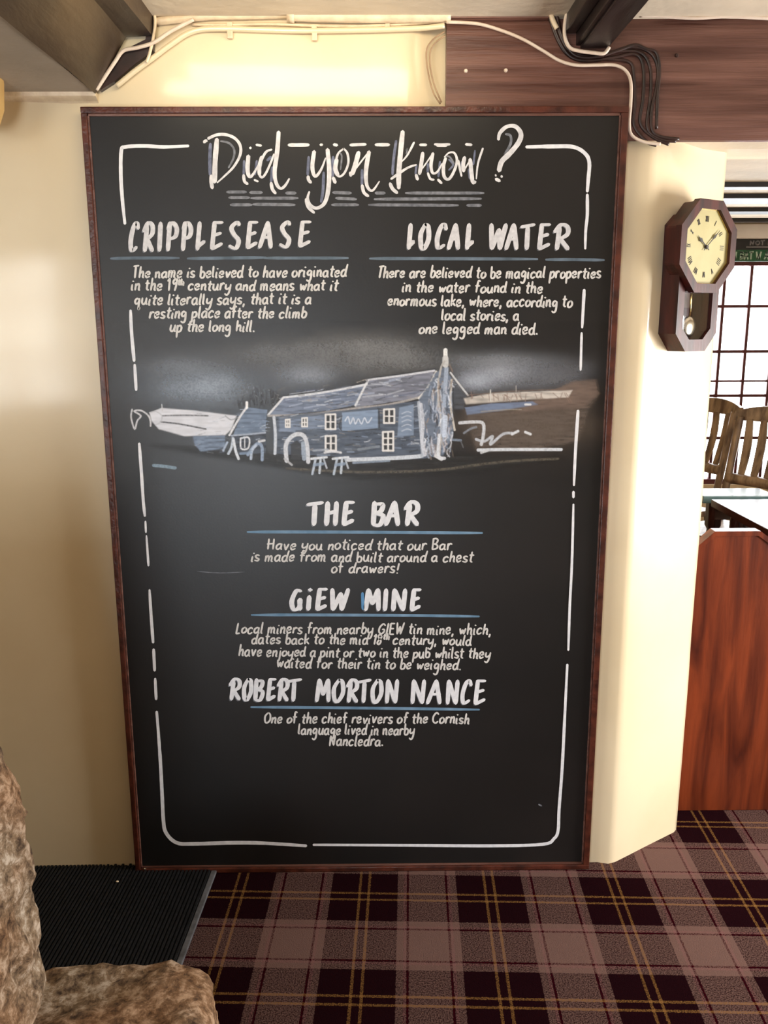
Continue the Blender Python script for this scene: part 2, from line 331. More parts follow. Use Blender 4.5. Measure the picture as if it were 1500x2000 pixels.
# ---------------------------------------------------------------- beams
def beam_along_y(name, sec, y0, y1, mat, ny=40, amp=.004):
    V = []; Fc = []; n = len(sec)
    for j in range(ny+1):
        y = y0+(y1-y0)*j/ny
        for k, (x, z) in enumerate(sec):
            V.append((x+noise.noise(Vector((y*3, k*5.1, 1)))*amp, y, z+(noise.noise(Vector((y*3, k*5.1, 9)))*amp if z < ZL+.02 or k in (1, 2) else 0)))
    for j in range(ny):
        for k in range(n): a = j*n+k; b = j*n+(k+1) % n; Fc.append((a, b, b+n, a+n))
    Fc += [tuple(range(n))[::-1], tuple(range(ny*n, ny*n+n))]
    o = mesh(name, V, Fc, mat); return o
o = beam_along_y('ceiling_beam', [(BA.x, ZL-.004), (BB.x, BB.z), (BC.x, BC.z), (BD.x, ZC+.005), (BA.x-.03, ZC+.005), (BA.x-.03, ZL+.02)], WY-.02, YB, M['beamy'])
tag(o, 'broad dark brown ceiling beam with olive sloping face, over the board\'s left corner', 'beam')
r1, r2 = onY(1130, 92, 0), onY(1190, 97, 0); 
e2 = empty('ceiling_beam'); tag(e2, 'narrow blackish ceiling beam meeting the lintel above the question mark side of the board', 'beam')
box('beam_body', (r1.x-.004, YB, r1.z+.006), (r2.x, .015, ZC+.01), M['beamd'], e2, .004)
box('lower_moulding', (r1.x+.006, YB, r1.z), (r2.x-.001, .012, r1.z+.0075), M['beamd'], e2, .002)
box('side_board', (r1.x-.03, YB, r1.z+.03), (r1.x-.004, .012, ZC+.01), M['beamd'], e2, .003)
# lintel: two boards with a joint
LZ0 = onY(1400, 272, .02).z; LX0 = onY(872, 120, .02).x; LXM = onY(1232, 200, .02).x
lin = empty('timber_lintel', (0, 0, 0)); tag(lin, 'brown painted timber lintel running right from above the board', 'lintel')
def plankmesh(name, x0, x1, z0, z1, y0, y1, mat, parent, seed=0):
    bm = bmesh.new(); nx = max(2, int((x1-x0)/.03)); nz = 9; g = []
    for i in range(nx+1):
        col = []
        for k in range(nz+1):
            x = x0+(x1-x0)*i/nx; z = z0+(z1-z0)*k/nz
            edge = .006 if k in (0, nz) else 0
            d = noise.noise(Vector((x*3+seed, z*40, seed)))*.0022
            col.append(bm.verts.new((x, y0+edge+d, z+(noise.noise(Vector((x*6, seed, 2)))*.004 if k in (0, nz) else 0))))
        g.append(col)
    for i in range(nx):
        for k in range(nz): bm.faces.new((g[i][k], g[i+1][k], g[i+1][k+1], g[i][k+1]))
    bk = [[bm.verts.new((x, y1, z)) for z in (z0, z1)] for x in (x0, x1)]
    bm.faces.new((bk[0][0], bk[0][1], bk[1][1], bk[1][0]))
    bm.faces.new([g[i][0] for i in range(nx+1)]+[bk[1][0], bk[0][0]]); bm.faces.new([g[i][nz] for i in range(nx+1)]+[bk[1][1], bk[0][1]])
    bm.faces.new([g[0][k] for k in range(nz+1)]+[bk[0][1], bk[0][0]]); bm.faces.new([g[nx][k] for k in range(nz+1)]+[bk[1][1], bk[1][0]])
    return bmo(name, bm, mat, parent)
plankmesh('timber', LX0, XR-.002, LZ0, onY(1400, 32, .02).z, .021, .05, M['beam'], lin, 4)
ft = onY(900, 24, .02).z
plankmesh('top_fillet', LX0+.006, onY(1070, 30, .02).x, onY(900, 40, .02).z, ft, .010, .022, M['beam'], lin, 8)
plankmesh('top_fillet', onY(1260, 30, .02).x, XR-.002, onY(1400, 34, .02).z, ZC, .016, .022, M['beam'], lin, 12)
# little screw heads on the lintel
for x, y in ((910, 138), (988, 137), (1322, 108), (898, 25), (995, 34)):
    p = onY(x, y, .0195); bm = bmesh.new()
    bmesh.ops.create_cone(bm, cap_ends=True, segments=10, radius1=.0045, radius2=.003, depth=.003, matrix=Matrix.Translation(p) @ Matrix.Rotation(math.pi/2, 4, 'X'))
    bmo('screw', bm, M['cableb'] if x > 1000 else M['cablew'], lin)
# dark flat piece put in as the shadowed gap behind the sloping beam end
tb = [onY(x, y, WY-.012) for x, y in ((196, 178), (224, 160), (262, 128), (300, 100), (304, 20), (290, 20), (285, 78), (240, 100))]
o = prism('gap_shadow', [(p.x, p.z) for p in tb], 'y', WY-.016, WY+.0, M['cableb']); tag(o, 'dark piece painted as the shadowed gap behind the end of the broad beam', 'timber')

# ---------------------------------------------------------------- pipes and cables
def cab(name, pts, r, mat, label, Y=.008, cat='cable', group=None, yy=None):
    P = [onY(x, y, (yy[i] if yy else Y)) for i, (x, y) in enumerate(pts)]
    o = tube(name, P, r, mat); tag(o, label, cat, group); return o
pp = empty('painted_pipe'); tag(pp, 'cream painted pipe with a coupling, running along the top of the wall', 'pipe')
tube('thin_pipe', [onY(x, y, WY-.014) for x, y in ((305, 42), (400, 32), (480, 30), (562, 28))], .0085, M['pipe'], pp)
tube('thick_pipe', [onY(x, y, WY-.016) for x, y in ((562, 29), (640, 32), (750, 33), (880, 31))], .0125, M['pipe'], pp)
tube('coupling', [onY(x, y, WY-.016) for x, y in ((561, 28), (575, 29))], .0165, M['pipe'], pp)
cab('painted_pipe', [(300, 14), (450, 12), (600, 10), (760, 9), (900, 9), (1070, 6)], .010, M['pipe'], 'cream painted pipe tight under the ceiling, uppermost above the board', WY-.022, 'pipe')
tk = cab('thin_cable', [(375, 48), (440, 49), (520, 47), (610, 50), (700, 51), (757, 49), (830, 44), (880, 40)], .0035, M['pipe'], 'thin cream cable clipped below the pipe with the coupling', WY-.006)
for i, (x, y0, y1) in enumerate(((446, 38, 70), (613, 46, 74), (757, 22, 50))):
    a, b = onY(x-5, y1, 0), onY(x+5, y0, 0)
    box('clip', (a.x, WY-.013, a.z), (b.x, WY-.002, b.z), M['pipe'], tk, .002)
cab('white_cable', [(188, 176), (205, 150), (225, 120), (241, 99), (268, 93), (300, 83), (335, 60), (378, 38)], .0042, M['cablew'], 'pale cable edging the sloping beam end at the top left', WY-.026)
cab('grey_cable', [(298, 12), (303, 40), (300, 70), (292, 105), (286, 122)], .0035, M['pipe'], 'thin cable hanging beside the broad beam\'s end', WY-.022)
cab('white_cable', [(872, 43), (930, 46), (975, 58), (1020, 76), (1062, 100), (1092, 118), (1125, 127), (1165, 127), (1200, 127), (1222, 138), (1232, 160), (1232, 200), (1229, 240), (1234, 264), (1258, 277), (1290, 281)], .0036, M['cablew'], 'long pale cable curving over the lintel and down past the board\'s right top corner', .010)
cab('white_cable', [(1112, 10), (1104, 40), (1103, 70), (1112, 92), (1130, 99), (1160, 103), (1180, 104), (1190, 92)], .0040, M['cablew'], 'short white hook-shaped cable under the narrow blackish beam', -.004)
cab('white_cable', [(1250, 30), (1300, 32), (1360, 35), (1420, 32), (1510, 36)], .0042, M['cablew'], 'white cable along the top edge of the lintel at the right', .012)
cab('white_cable', [(1058, -4), (1072, 18), (1080, 40), (1088, 56)], .0055, M['pipe'], 'short thick cream cable beside the narrow blackish beam', .004)
dk = [[(1062, 0), (1075, 40), (1090, 80), (1110, 108), (1140, 116), (1190, 116), (1230, 122), (1238, 150), (1240, 200), (1238, 245), (1262, 276), (1282, 284)],
      [(1070, 4), (1080, 45), (1096, 86), (1116, 112), (1150, 119), (1200, 112), (1240, 106), (1256, 130), (1256, 190), (1250, 240), (1275, 268), (1306, 282)],
      [(1078, 6), (1088, 50), (1104, 90), (1126, 106), (1160, 110), (1210, 100), (1252, 104), (1270, 135), (1270, 190), (1264, 250), (1290, 272), (1320, 276)],
      [(1084, 10), (1094, 60), (1112, 98), (1136, 112), (1180, 108), (1230, 92), (1268, 102), (1284, 130), (1282, 170), (1272, 220), (1278, 262), (1326, 272)],
      [(1180, 108), (1210, 98), (1240, 88), (1262, 96), (1282, 104), (1288, 140), (1284, 190), (1282, 252)]]
dl = ['dark painted cable nearest the board in the bunch dropping over the lintel', 'dark painted cable second from the board in the bunch over the lintel', 'dark painted cable in the middle of the bunch over the lintel', 'dark painted cable second from the right in the bunch over the lintel', 'dark painted cable outermost at the right of the bunch over the lintel']
for i, p in enumerate(dk): cab('dark_cable', p, .0038, M['cableb'], dl[i], .0155-.0012*i, group=None)
cab('dull_cable', [(868, 62), (845, 78), (833, 100), (836, 140), (846, 180), (860, 203)], .0018, M['cableb2'], 'thin drooping wire left of the lintel end, outer loop', WY-.006)
cab('dull_cable', [(869, 70), (850, 84), (840, 104), (841, 135), (848, 165), (862, 200)], .0018, M['cableb2'], 'thin drooping wire left of the lintel end, inner loop', WY-.012)
# rounded tan shade cut off at the left edge
gp = onY(-54, 160, -.10); g0 = empty('lamp_shade', (gp.x, gp.y, 0)); tag(g0, 'rounded tan shade cut off by the photo\'s left edge near the ceiling', 'lamp shade')
bm = bmesh.new(); prof = [(.02, .10), (.045, .085), (.058, .05), (.062, 0), (.058, -.05), (.045, -.085), (.03, -.10)]
rg = [[bm.verts.new((r*math.cos(a*math.pi/12), r*math.sin(a*math.pi/12), gp.z+z)) for a in range(24)] for r, z in prof]
for a, b in zip(rg, rg[1:]):
    for k in range(24): bm.faces.new((a[k], a[(k+1) % 24], b[(k+1) % 24], b[k]))
bmo('shade', bm, M['tan'], g0, True)
tube('hanging_rod', [Vector((0, 0, gp.z+.09)), Vector((0, 0, ZL+.002))], .008, M['brass'], g0)
# ---------------------------------------------------------------- the chalkboard
BW, BH = 1.22, 1.914
brd = empty('chalkboard', (0, 0, 0)); tag(brd, 'tall framed black chalkboard lettered Did you know, leaning flat on the cream wall', 'chalkboard')
FRW = .013
box('board_panel', (-BW/2+.006, .004, .006), (BW/2-.006, .018, BH-.006), M['board'], brd)
box('frame_rail', (-BW/2, -.004, FRW), (-BW/2+FRW, .019, BH-FRW), M['frame'], brd, .002)
box('frame_rail', (BW/2-FRW-.003, -.004, FRW), (BW/2, .019, BH-FRW), M['frame'], brd, .002)
box('frame_rail', (-BW/2, -.0045, BH-FRW), (BW/2, .019, BH), M['frame'], brd, .002)
box('frame_rail', (-BW/2, -.0045, .001), (BW/2, .019, .014), M['frame'], brd, .002)
# thin scuffed inner lip catching the light
for a, b in (((-BW/2+FRW, 0, FRW), (-BW/2+FRW+.004, .006, BH-FRW)), ((BW/2-FRW-.007, 0, FRW), (BW/2-FRW-.003, .006, BH-FRW)), ((-BW/2+FRW, 0, BH-FRW-.006), (BW/2-FRW, .006, BH-FRW)), ((-BW/2+FRW, 0, .014), (BW/2-FRW, .006, .019))):
    box('inner_lip', a, b, M['beam'], brd, .001)
for x, y in ((283, 1697),):
    p = onY(x, y, -.0045); bm = bmesh.new(); bmesh.ops.create_icosphere(bm, subdivisions=1, radius=.003, matrix=Matrix.Translation(p)); bmo('screw', bm, M['chrome'], brd)
YP = .0036
lay = [0]
class Ink:
    """collects painted strokes, as thin ribbons lying on the board"""
    def __init__(s): s.V = []; s.F = []
    def stroke(s, pts, w, cal=0.0, smooth=True, k=5, taper=.75, z=None):
        P = catmull([Vector((p[0], p[1], 0)) for p in pts], k) if smooth and len(pts) > 2 else [Vector((p[0], p[1], 0)) for p in pts]
        if len(P) == 2: P = [P[0], P[0].lerp(P[1], .12), P[0].lerp(P[1], .5), P[0].lerp(P[1], .88), P[1]]
        n = len(P); L = []; Rr = []
        if isinstance(w, (tuple, list)): wf = lambda t: w[0]+(w[1]-w[0])*t
        else: wf = lambda t: w
        for i, p in enumerate(P):
            d = P[min(i+1, n-1)]-P[max(i-1, 0)]
            if d.length < 1e-6: d = Vector((1, 0, 0))
            d.normalize(); nn = Vector((-d.y, d.x, 0)); t = i/(n-1)
            ww = wf(t)*(1-cal+cal*abs(d.y))*(taper+(1-taper)*min(1, min(t, 1-t)*6))*(1+.10*noise.noise(Vector((p.x*.12, p.y*.12, 3))))
            L.append(p+nn*ww/2); Rr.append(p-nn*ww/2)
        # rounded ends
        e0 = P[0]-(P[1]-P[0]).normalized()*((L[0]-Rr[0]).length*.4); e1 = P[-1]+(P[-1]-P[-2]).normalized()*((L[-1]-Rr[-1]).length*.4)
        lay[0] += 1; y = YP-(lay[0] % 37)*.00002 if z is None else z
        b = len(s.V)
        for q in L+Rr+[e0, e1]: s.V.append(onY(q.x, q.y, y))
        for i in range(n-1): s.F.append((b+i, b+i+1, b+n+i+1, b+n+i))
        s.F.append((b, b+n, b+2*n)); s.F.append((b+n-1, b+2*n+1, b+2*n-1))
    def put(s, name, mat, par=None):
        return mesh(name, s.V, s.F, mat, par or brd)
G = {'a': (9, '8,8 5,10 1,7 1,2 4,0 7,3;8,10 8,2 10,0'), 'b': (8, '1,18 1,9 1,1;1,6 4,10 8,7 7,1 3,0 1,2'), 'c': (8, '8,8 5,10 1,7 1,2 4,0 8,2'),
 'd': (9, '8,7 5,10 1,7 1,2 4,0 7,2 8,8;9,18 8,9 8,3 10,0'), 'e': (8, '1,5 7,6 6,10 2,9 1,4 3,0 8,2'), 'f': (7, '7,17 4,18 3,13 3,0;0,10 7,10'),
 'g': (9, '8,8 4,10 1,6 3,2 7,4 8,9;8,9 8,-4 5,-8 1,-6'), 'h': (8, '1,18 1,9 1,0;1,6 5,10 7,7 7,1 9,0'), 'i': (3, '1,9 1,1 3,0;2,14 2,15'),
 'j': (4, '3,10 3,-5 0,-7;3,14 3,15'), 'k': (7, '1,18 1,0;7,10 2,5 4,4 8,0'), 'l': (3, '1,18 1,9 1,2 3,0'), 'm': (13, '1,10 1,0;1,6 4,10 6,7 6,0;6,6 9,10 11,7 11,1 13,0'),
 'n': (8, '1,10 1,0;1,6 5,10 7,7 7,1 9,0'), 'o': (8, '5,10 1,7 1,2 4,0 8,3 8,7 5,10'), 'p': (8, '1,10 1,-8;1,7 5,10 8,7 7,2 3,0 1,2'), 'q': (9, '8,8 4,10 1,6 3,1 7,3 8,9;8,10 8,-8 10,-5'),
 'r': (6, '1,10 1,0;1,6 4,10 7,9'), 's': (7, '7,9 4,10 1,8 3,5 7,3 5,0 0,1'), 't': (6, '3,16 3,8 3,2 6,0;0,11 7,11'), 'u': (9, '1,10 1,3 4,0 7,3 8,9;8,10 8,2 10,0'),
 'v': (8, '1,10 4,0;4,0 8,10'), 'w': (11, '1,10 3,1;3,1 6,8;6,8 8,1;8,1 11,10'), 'y': (9, '1,10 1,4 4,2 8,5;9,10 8,-3 5,-8 1,-6'),
 'T': (8, '0,18 9,19;4,18 4,0'), 'H': (10, '1,18 1,0;9,18 9,0;-1,9 10,10'), 'B': (9, '1,18 1,0;0,17 5,18 8,15 6,10 2,9;2,9 8,7 8,2 1,0'), 'L': (7, '1,18 1,0;1,0 7,1'),
 'O': (11, '6,18 1,12 2,3 6,0 11,5 10,14 6,18'), 'C': (10, '10,15 6,18 1,12 1,4 6,0 10,3'), 'N': (10, '1,0 1,17;1,17 8,1;8,1 9,18'), 'G': (11, '10,15 6,18 1,12 1,4 6,0 10,4 10,8;10,8 6,8'),
 'I': (3, '1,18 1,0'), 'E': (8, '8,17 1,17;1,17 1,0;1,0 8,0;1,9 7,9'), 'W': (13, '0,18 3,0;3,0 6,12;6,12 9,0;9,0 12,18'), '1': (4, '0,14 3,18;3,18 3,0'),
 '9': (7, '7,14 4,18 1,14 3,10 7,13;7,18 7,8 6,0'), '8': (7, '7,15 4,18 1,14 7,6 4,0 1,4 7,13 7,15'), ',': (3, '2,1 1,-4'), '.': (3, '1,0 2,1'), '!': (4, '3,18 2,6;2,1 2,0'),
 'A': (10, '0,0 5,18;5,18 9,0;2,7 8,7'), 'D': (10, '1,18 1,0;0,18 7,16 9,9 7,2 1,0'), 'V': (9, '0,18 4,0;4,0 9,18')}
def parse(t): return [[tuple(float(c) for c in p.split(',')) for p in s.split()] for s in t.split(';')]
def layout(text):
    x = 0; out = []; sc = 1; ry = 0
    for ch in text:
        if ch == '^': sc = .6; ry = 9; continue
        if ch == ' ': x += 7; sc = 1; ry = 0; continue
        if ch == '~': x += 1.5; continue
        wd, t = G[ch]
        out.append([[(x+px_*sc, ry+py*sc) for px_, py in s] for s in parse(t)]); x += (wd+3)*sc
    return out, x-3
def textline(text, x0, x1, y0, y1, xh, w, mat, name, ink=None, slant=.16, jitter=1.0):
    k = Ink() if ink is None else ink; gl, W = layout(text); s = (x1-x0)/W; v = xh/10
    for g in gl:
        jy = random.uniform(-.9, .9)*jitter; jr = random.uniform(-.06, .06)*jitter; js = random.uniform(.92, 1.08)
        for st in g:
            pts = [(x0+(px_+slant*py+jr*py)*s, y0+(y1-y0)*px_/W-py*v*js+jy) for px_, py in st]
            k.stroke(pts, w, cal=.15, k=4)
    o = k.put(name, mat); o['kind'] = 'stuff'; return o
BODY = [('The name is believed to have originated', 259, 675, 543, 540), ('in the 19^th century and means what it', 256, 658, 567, 567), ('quite literally says, that it is a', 262, 606, 595, 593),
 ('resting place after the climb', 291, 597, 621, 621), ('up the long hill.', 331, 497, 648, 647),
 ('There are believed to be magical properties', 737, 1172, 542, 543), ('in the water found in the', 785, 1058, 570, 572), ('enormous lake, where, according to', 757, 1116, 596, 600), ('local stories, a', 862, 1012, 625, 626), ('one legged man died.', 818, 1050, 651, 653),
 ('Have you noticed that our Bar', 522, 880, 1073, 1074), ('is made from and built around a chest', 490, 922, 1096, 1098), ('of drawers!', 647, 778, 1119, 1119),
 ('Local miners from nearby GIEW tin mine, which,', 460, 958, 1237, 1239), ('dates back to the mid 18^th century, would', 491, 919, 1257, 1260), ('have enjoyed a pint or two in the pub whilst they', 466, 956, 1281, 1286), ('waited for their tin to be weighed.', 540, 900, 1304, 1308),
 ('One of the chief revivers of the Cornish', 515, 915, 1412, 1413), ('language lived in nearby', 582, 808, 1434, 1435), ('Nancledra.', 643, 748, 1456, 1457)]
for t, a, b, y0, y1 in BODY:
    up = y0 < 700
    textline(t, a, b, y0, y1, 12.2 if up else 11.4, 4.0 if up else 3.6, M['body'], 'body_lettering')
HG = {'C': '9.5,8 7.5,10 4,8.5 1.5,4 3,.3 8.5,1.5', 'R': '3,9 2,0;0,7 4,10 8,9 8,6 3,4;4,4 9,0', 'I': '5,10 5,0', 'P': '2.5,10 2,0;1,8 5,10 9,8 8,5 2,4', 'L': '3,10 2,0;2,1 9,3', 'E': '3,10 2,0;2,10 9,10;2,5 8,6;2,0 9,2',
 'S': '8,9 6,10 2,8 4,5.5 8,3 6,0 1,1', 'O': '5,10 1,6 2,1 5,0 9,4 8,9 5,10', 'A': '0,0 5,10;5,10 8,0;2,4 8,4', 'W': '1,10 2,0;2,0 6,8;6,8 7,0;7,0 10,10', 'T': '0,9 10,10;5,9 5,0', 'H': '2,10 2,0;8,10 8,0;2,5 8,6',
 'B': '2,10 2,0;1,9 8,9 7,6 2,5;2,5 9,4 7,0 2,0', 'G': '8,9 4,9 1,4 3,0 7,1 8,5;7,5 8,0', 'i': '5,6.5 4.5,0;6,9.3 6,10', 'M': '2,10 1,0;2,10 5,3;5,3 8,10;8,10 9,0', 'N': '2,0 2,10;2,10 8,0;8,0 8.5,10'}
def heading(name, letters, sc, ox, oy, ya, yb, w, mat, mat2):
    """letters: (char, x0, x1) in a zoomed frame; ya/yb: (top,bottom) at first / last letter"""
    X0 = letters[0][1]; X1 = letters[-1][2]; w *= .86; a0 = onY(X0/sc+ox, ya[1]/sc+oy, YP)
    root = empty(name, a0); root.parent = brd
    for ch, a, b in letters:
        t = ((a+b)/2-X0)/(X1-X0); top = (ya[0]+(yb[0]-ya[0])*t)/sc+oy; bot = (ya[1]+(yb[1]-ya[1])*t)/sc+oy
        xa, xb = a/sc+ox, b/sc+ox
        if ch in 'I': xa, xb = xa-6, xb+6
        k = Ink(); k2 = Ink()
        for st in parse(HG[ch]):
            pts = [(xa+w*.18+px_/10*(xb-xa-w*.36)+.25*(py-5), bot-w*.3-py/10*(bot-top-w*.6)) for px_, py in st]
            k2.stroke([(x-2.4, y+2.2) for x, y in pts], w*.6, cal=.4, z=YP+.00015)
            k.stroke(pts, w, cal=.40)
        for kk, nm, mm_ in ((k, 'letter', mat), (k2, 'letter_shade', mat2)):
            o = kk.put(nm, mm_, root); o.data.transform(Matrix.Translation(-a0))
            if nm == 'letter_shade': o['kind'] = 'stuff'
    return root
heading('heading_lettering', [('C', 155, 215), ('R', 235, 308), ('I', 325, 350), ('P', 370, 445), ('P', 460, 527), ('L', 545, 610), ('E', 625, 715), ('S', 735, 820), ('E', 835, 918), ('A', 920, 1012), ('S', 1032, 1115), ('E', 1140, 1230)], 3, 200, 220, (638, 822), (632, 790), 10.5, M['white'], M['grey'])
heading('heading_lettering', [('L', 265, 310), ('O', 328, 392), ('C', 415, 482), ('A', 488, 562), ('L', 580, 632), ('W', 705, 802), ('A', 800, 880), ('T', 875, 958), ('E', 965, 1050), ('R', 1058, 1155)], 2.778, 700, 220, (598, 745), (600, 748), 11, M['white'], M['grey'])
heading('heading_lettering', [('T', 440, 530), ('H', 530, 615), ('E', 620, 697), ('B', 772, 850), ('A', 850, 938), ('R', 945, 1030)], 2.632, 430, 950, (75, 205), (72, 205), 12, M['white2'], M['grey'])
heading('heading_lettering', [('G', 358, 432), ('i', 440, 475), ('E', 485, 557), ('W', 560, 660), ('M', 738, 830), ('I', 835, 865), ('N', 872, 965), ('E', 972, 1038)], 2.632, 430, 950, (520, 640), (524, 644), 11, M['white2'], M['grey'])
heading('heading_lettering', [('R', 45, 112), ('O', 115, 168), ('B', 170, 228), ('E', 235, 292), ('R', 292, 358), ('T', 340, 418), ('M', 488, 572), ('O', 575, 642), ('R', 648, 715), ('T', 705, 775), ('O', 775, 838), ('N', 842, 922), ('N', 972, 1062), ('A', 1065, 1152), ('N', 1155, 1232), ('C', 1235, 1295), ('E', 1298, 1372)], 2.632, 430, 1300, (62, 180), (72, 205), 9.8, M['white2'], M['grey'])
k = Ink(); k.stroke([(708, 1158), (709, 1190)], 6); o = k.put('blue_letter_edge', M['sky_blue']); o['label'] = 'blue stroke at the left of the letter M'
# rules under headings
def rule(segs, w, mat, name='underline'):
    for s in segs: k = Ink(); k.stroke(s, w, taper=.6); k.put(name, mat)
rule([[(216, 505), (262, 504), (350, 504)], [(366, 505), (440, 504), (520, 503)], [(516, 504), (600, 504), (680, 504)]], 6, M['rule'])
rule([[(722, 505), (830, 505), (1050, 506)], [(1066, 507), (1120, 507), (1180, 508)]], 6, M['rule'])
rule([[(483, 1039), (600, 1039), (800, 1040), (942, 1041)]], 6, M['ruleb'])
rule([[(491, 1201), (600, 1201), (800, 1202), (936, 1204)]], 5.5, M['ruleb'])
rule([[(490, 1381), (620, 1382), (800, 1384), (936, 1386)]], 5.5, M['ruleb'])
rule([[(443, 375), (481, 375)], [(488, 376), (512, 376)], [(558, 377), (578, 377)], [(447, 386), (487, 386)], [(490, 387), (582, 387)], [(450, 400), (492, 400)], [(494, 399), (576, 400)],
      [(650, 376), (686, 377)], [(656, 387), (696, 389)], [(648, 400), (700, 400)], [(733, 377), (752, 377)], [(731, 389), (940, 388)], [(720, 400), (895, 401)], [(912, 401), (940, 401)], [(792, 377), (860, 377), (945, 377)]], 6, M['grey'], 'title_underline')
# title -----------------------------------------------------------------
A = lambda s: [(380+x/3.947, 230+y/3.947) for x, y in s]
Bq = lambda s: [(740+x/4.6875, 230+y/4.6875) for x, y in s]
class Bins:
    cuts = [474, 499, 575, 645, 682, 750, 812, 858, 893, 950]
    def __init__(s, nm, mat): s.k = [Ink() for _ in range(11)]; s.nm = nm; s.mat = mat
    def stroke(s, pts, w, **kw_):
        mx_ = sum(p[0] for p in pts)/len(pts); s.k[sum(mx_ > c for c in s.cuts)].stroke(pts, tuple(q*s.f for q in w) if isinstance(w, tuple) else w*s.f, **kw_)
    f = 1.1
    def put(s):
        for k in s.k:
            if k.V: o = k.put(s.nm, s.mat); o['kind'] = 'stuff'
kw, kb, kg = Bins('title_letter', M['white']), Bins('title_shading', M['blue']), Bins('title_echo', M['grey'])
for s, wd in (([(172, 165), (158, 350), (155, 495)], 9), ([(72, 190), (85, 178), (95, 180)], 6), ([(105, 160), (170, 132), (240, 130), (310, 158), (352, 215), (350, 290), (300, 380), (230, 450), (175, 500)], (7, 3.5)),
    ([(415, 295), (408, 400), (425, 455), (455, 430), (500, 350)], (9, 3)), ([(425, 232), (436, 233)], 5), ([(475, 208), (515, 215)], 5),
    ([(595, 245), (550, 265), (512, 340), (497, 420), (517, 460), (548, 430), (590, 340), (612, 280)], (5, 4)), ([(517, 300), (500, 380), (500, 440)], 7), ([(648, 110), (638, 250), (617, 420), (632, 510), (665, 545), (700, 520), (730, 470)], (9, 4)),
    ([(128, 445), (130, 500), (137, 543)], 7), ([(378, 440), (385, 490), (410, 510)], 5.5), ([(590, 500), (600, 550), (625, 583)], 6), ([(460, 478), (490, 492)], 4),
    ([(922, 260), (908, 380), (930, 452), (975, 400), (1010, 310)], (8.5, 3)), ([(1025, 245), (1038, 400), (1030, 560), (1000, 660), (940, 697), (890, 670), (872, 620), (885, 570)], (9, 4.5)),
    ([(875, 450), (880, 480), (898, 500)], 6), ([(860, 625), (875, 685), (922, 732)], 6), ([(1068, 460), (1085, 502)], 6),
    ([(1150, 238), (1105, 280), (1085, 380), (1108, 450), (1152, 430), (1185, 350), (1178, 275), (1150, 238)], 4.2), ([(1096, 320), (1085, 390), (1105, 445)], 8),
    ([(1265, 265), (1240, 360), (1215, 435)], 8.5), ([(1222, 420), (1290, 330), (1345, 262)], 3), ([(1345, 262), (1322, 400), (1328, 520), (1370, 562), (1425, 490)], (9, 3)), ([(1292, 520), (1305, 575), (1340, 605)], 6), ([(1200, 420), (1205, 450)], 5)):
    kw.stroke(A(s), wd, cal=.15)
for s, wd in (([(725, 210), (800, 210), (880, 209)], 7), ([(968, 208), (986, 208)], 5), ([(1072, 206), (1100, 212)], 6), ([(1200, 210), (1320, 205)], 6), ([(1395, 208), (1500, 208)], 6.5)):
    k = Ink(); k.stroke(A(s), wd); k.put('border_line', M['white'])
for s, wd in (([(218, 125), (197, 330), (183, 500), (182, 645)], (9, 8.5)), ([(322, 225), (265, 335), (212, 400)], (4.5, 2.5)), ([(112, 560), (200, 498), (270, 455), (342, 430)], (5.5, 4)), ([(102, 600), (125, 650), (168, 688)], 6.5),
    ([(402, 320), (388, 420), (372, 515)], 7), ([(378, 490), (430, 420), (490, 330)], 2.6), ([(495, 325), (477, 430), (492, 505), (535, 495), (578, 420)], (7, 3)), ([(340, 520), (355, 568)], 5.5), ([(448, 505), (470, 558), (505, 568)], 4.5),
    ([(612, 370), (592, 440), (597, 535), (640, 562), (690, 485), (715, 390), (690, 322), (640, 322), (600, 360)], (7, 3)), ([(540, 565), (575, 600)], 5),
    ([(728, 390), (740, 460), (757, 535)], 4), ([(785, 360), (772, 430), (777, 490)], 7), ([(777, 488), (810, 430), (838, 380)], 2.6), ([(835, 378), (845, 480), (857, 590)], 7.5), ([(857, 600), (885, 585)], 6), ([(892, 560), (907, 420), (952, 280)], (2.5, 4.5)),
    ([(1095, 200), (1108, 140), (1170, 82), (1250, 80), (1300, 145), (1280, 225), (1200, 325), (1125, 400), (1100, 485)], (6.5, 10.5)), ([(1070, 560), (1108, 580)], 6.5), ([(1122, 530), (1126, 545)], 4), ([(1068, 520), (1072, 535)], 3)):
    kw.stroke(Bq(s), wd, cal=.15)
for s, wd in (([(375, 248), (435, 248)], 5.5), ([(510, 243), (580, 246), (650, 243)], 5), ([(530, 255), (620, 256)], 5), ([(795, 243), (850, 248)], 5.5)):
    k = Ink(); k.stroke(Bq(s), wd); k.put('border_line', M['white'])
for s, wd in (([(122, 200), (118, 320), (120, 440)], 6), ([(382, 330), (378, 440)], 4), ([(600, 380), (590, 500)], 5), ([(880, 300), (872, 440)], 5), ([(995, 420), (990, 560), (975, 650)], 5), ([(1068, 300), (1065, 450)], 5.5), ([(1292, 400), (1290, 520)], 5), ([(480, 330), (465, 440)], 4), ([(560, 330), (590, 300)], 5)):
    kb.stroke(A(s), wd, z=YP+.0002)
for s, wd in (([(158, 210), (135, 380), (125, 520)], 5), ([(825, 470), (835, 560)], 5), ([(345, 430), (335, 520)], 4), ([(450, 420), (445, 500)], 4), ([(560, 400), (545, 540)], 4), ([(640, 380), (680, 430), (640, 480)], 3.5), ([(880, 300), (865, 430)], 3.5), ([(760, 400), (750, 470)], 3.5)):
    kb.stroke(Bq(s), wd, z=YP+.0002)
kg.stroke(A([(200, 180), (265, 195), (305, 245), (300, 310), (262, 385)]), 3.8); kg.stroke(A([(1120, 270), (1135, 300), (1125, 400)]), 3)
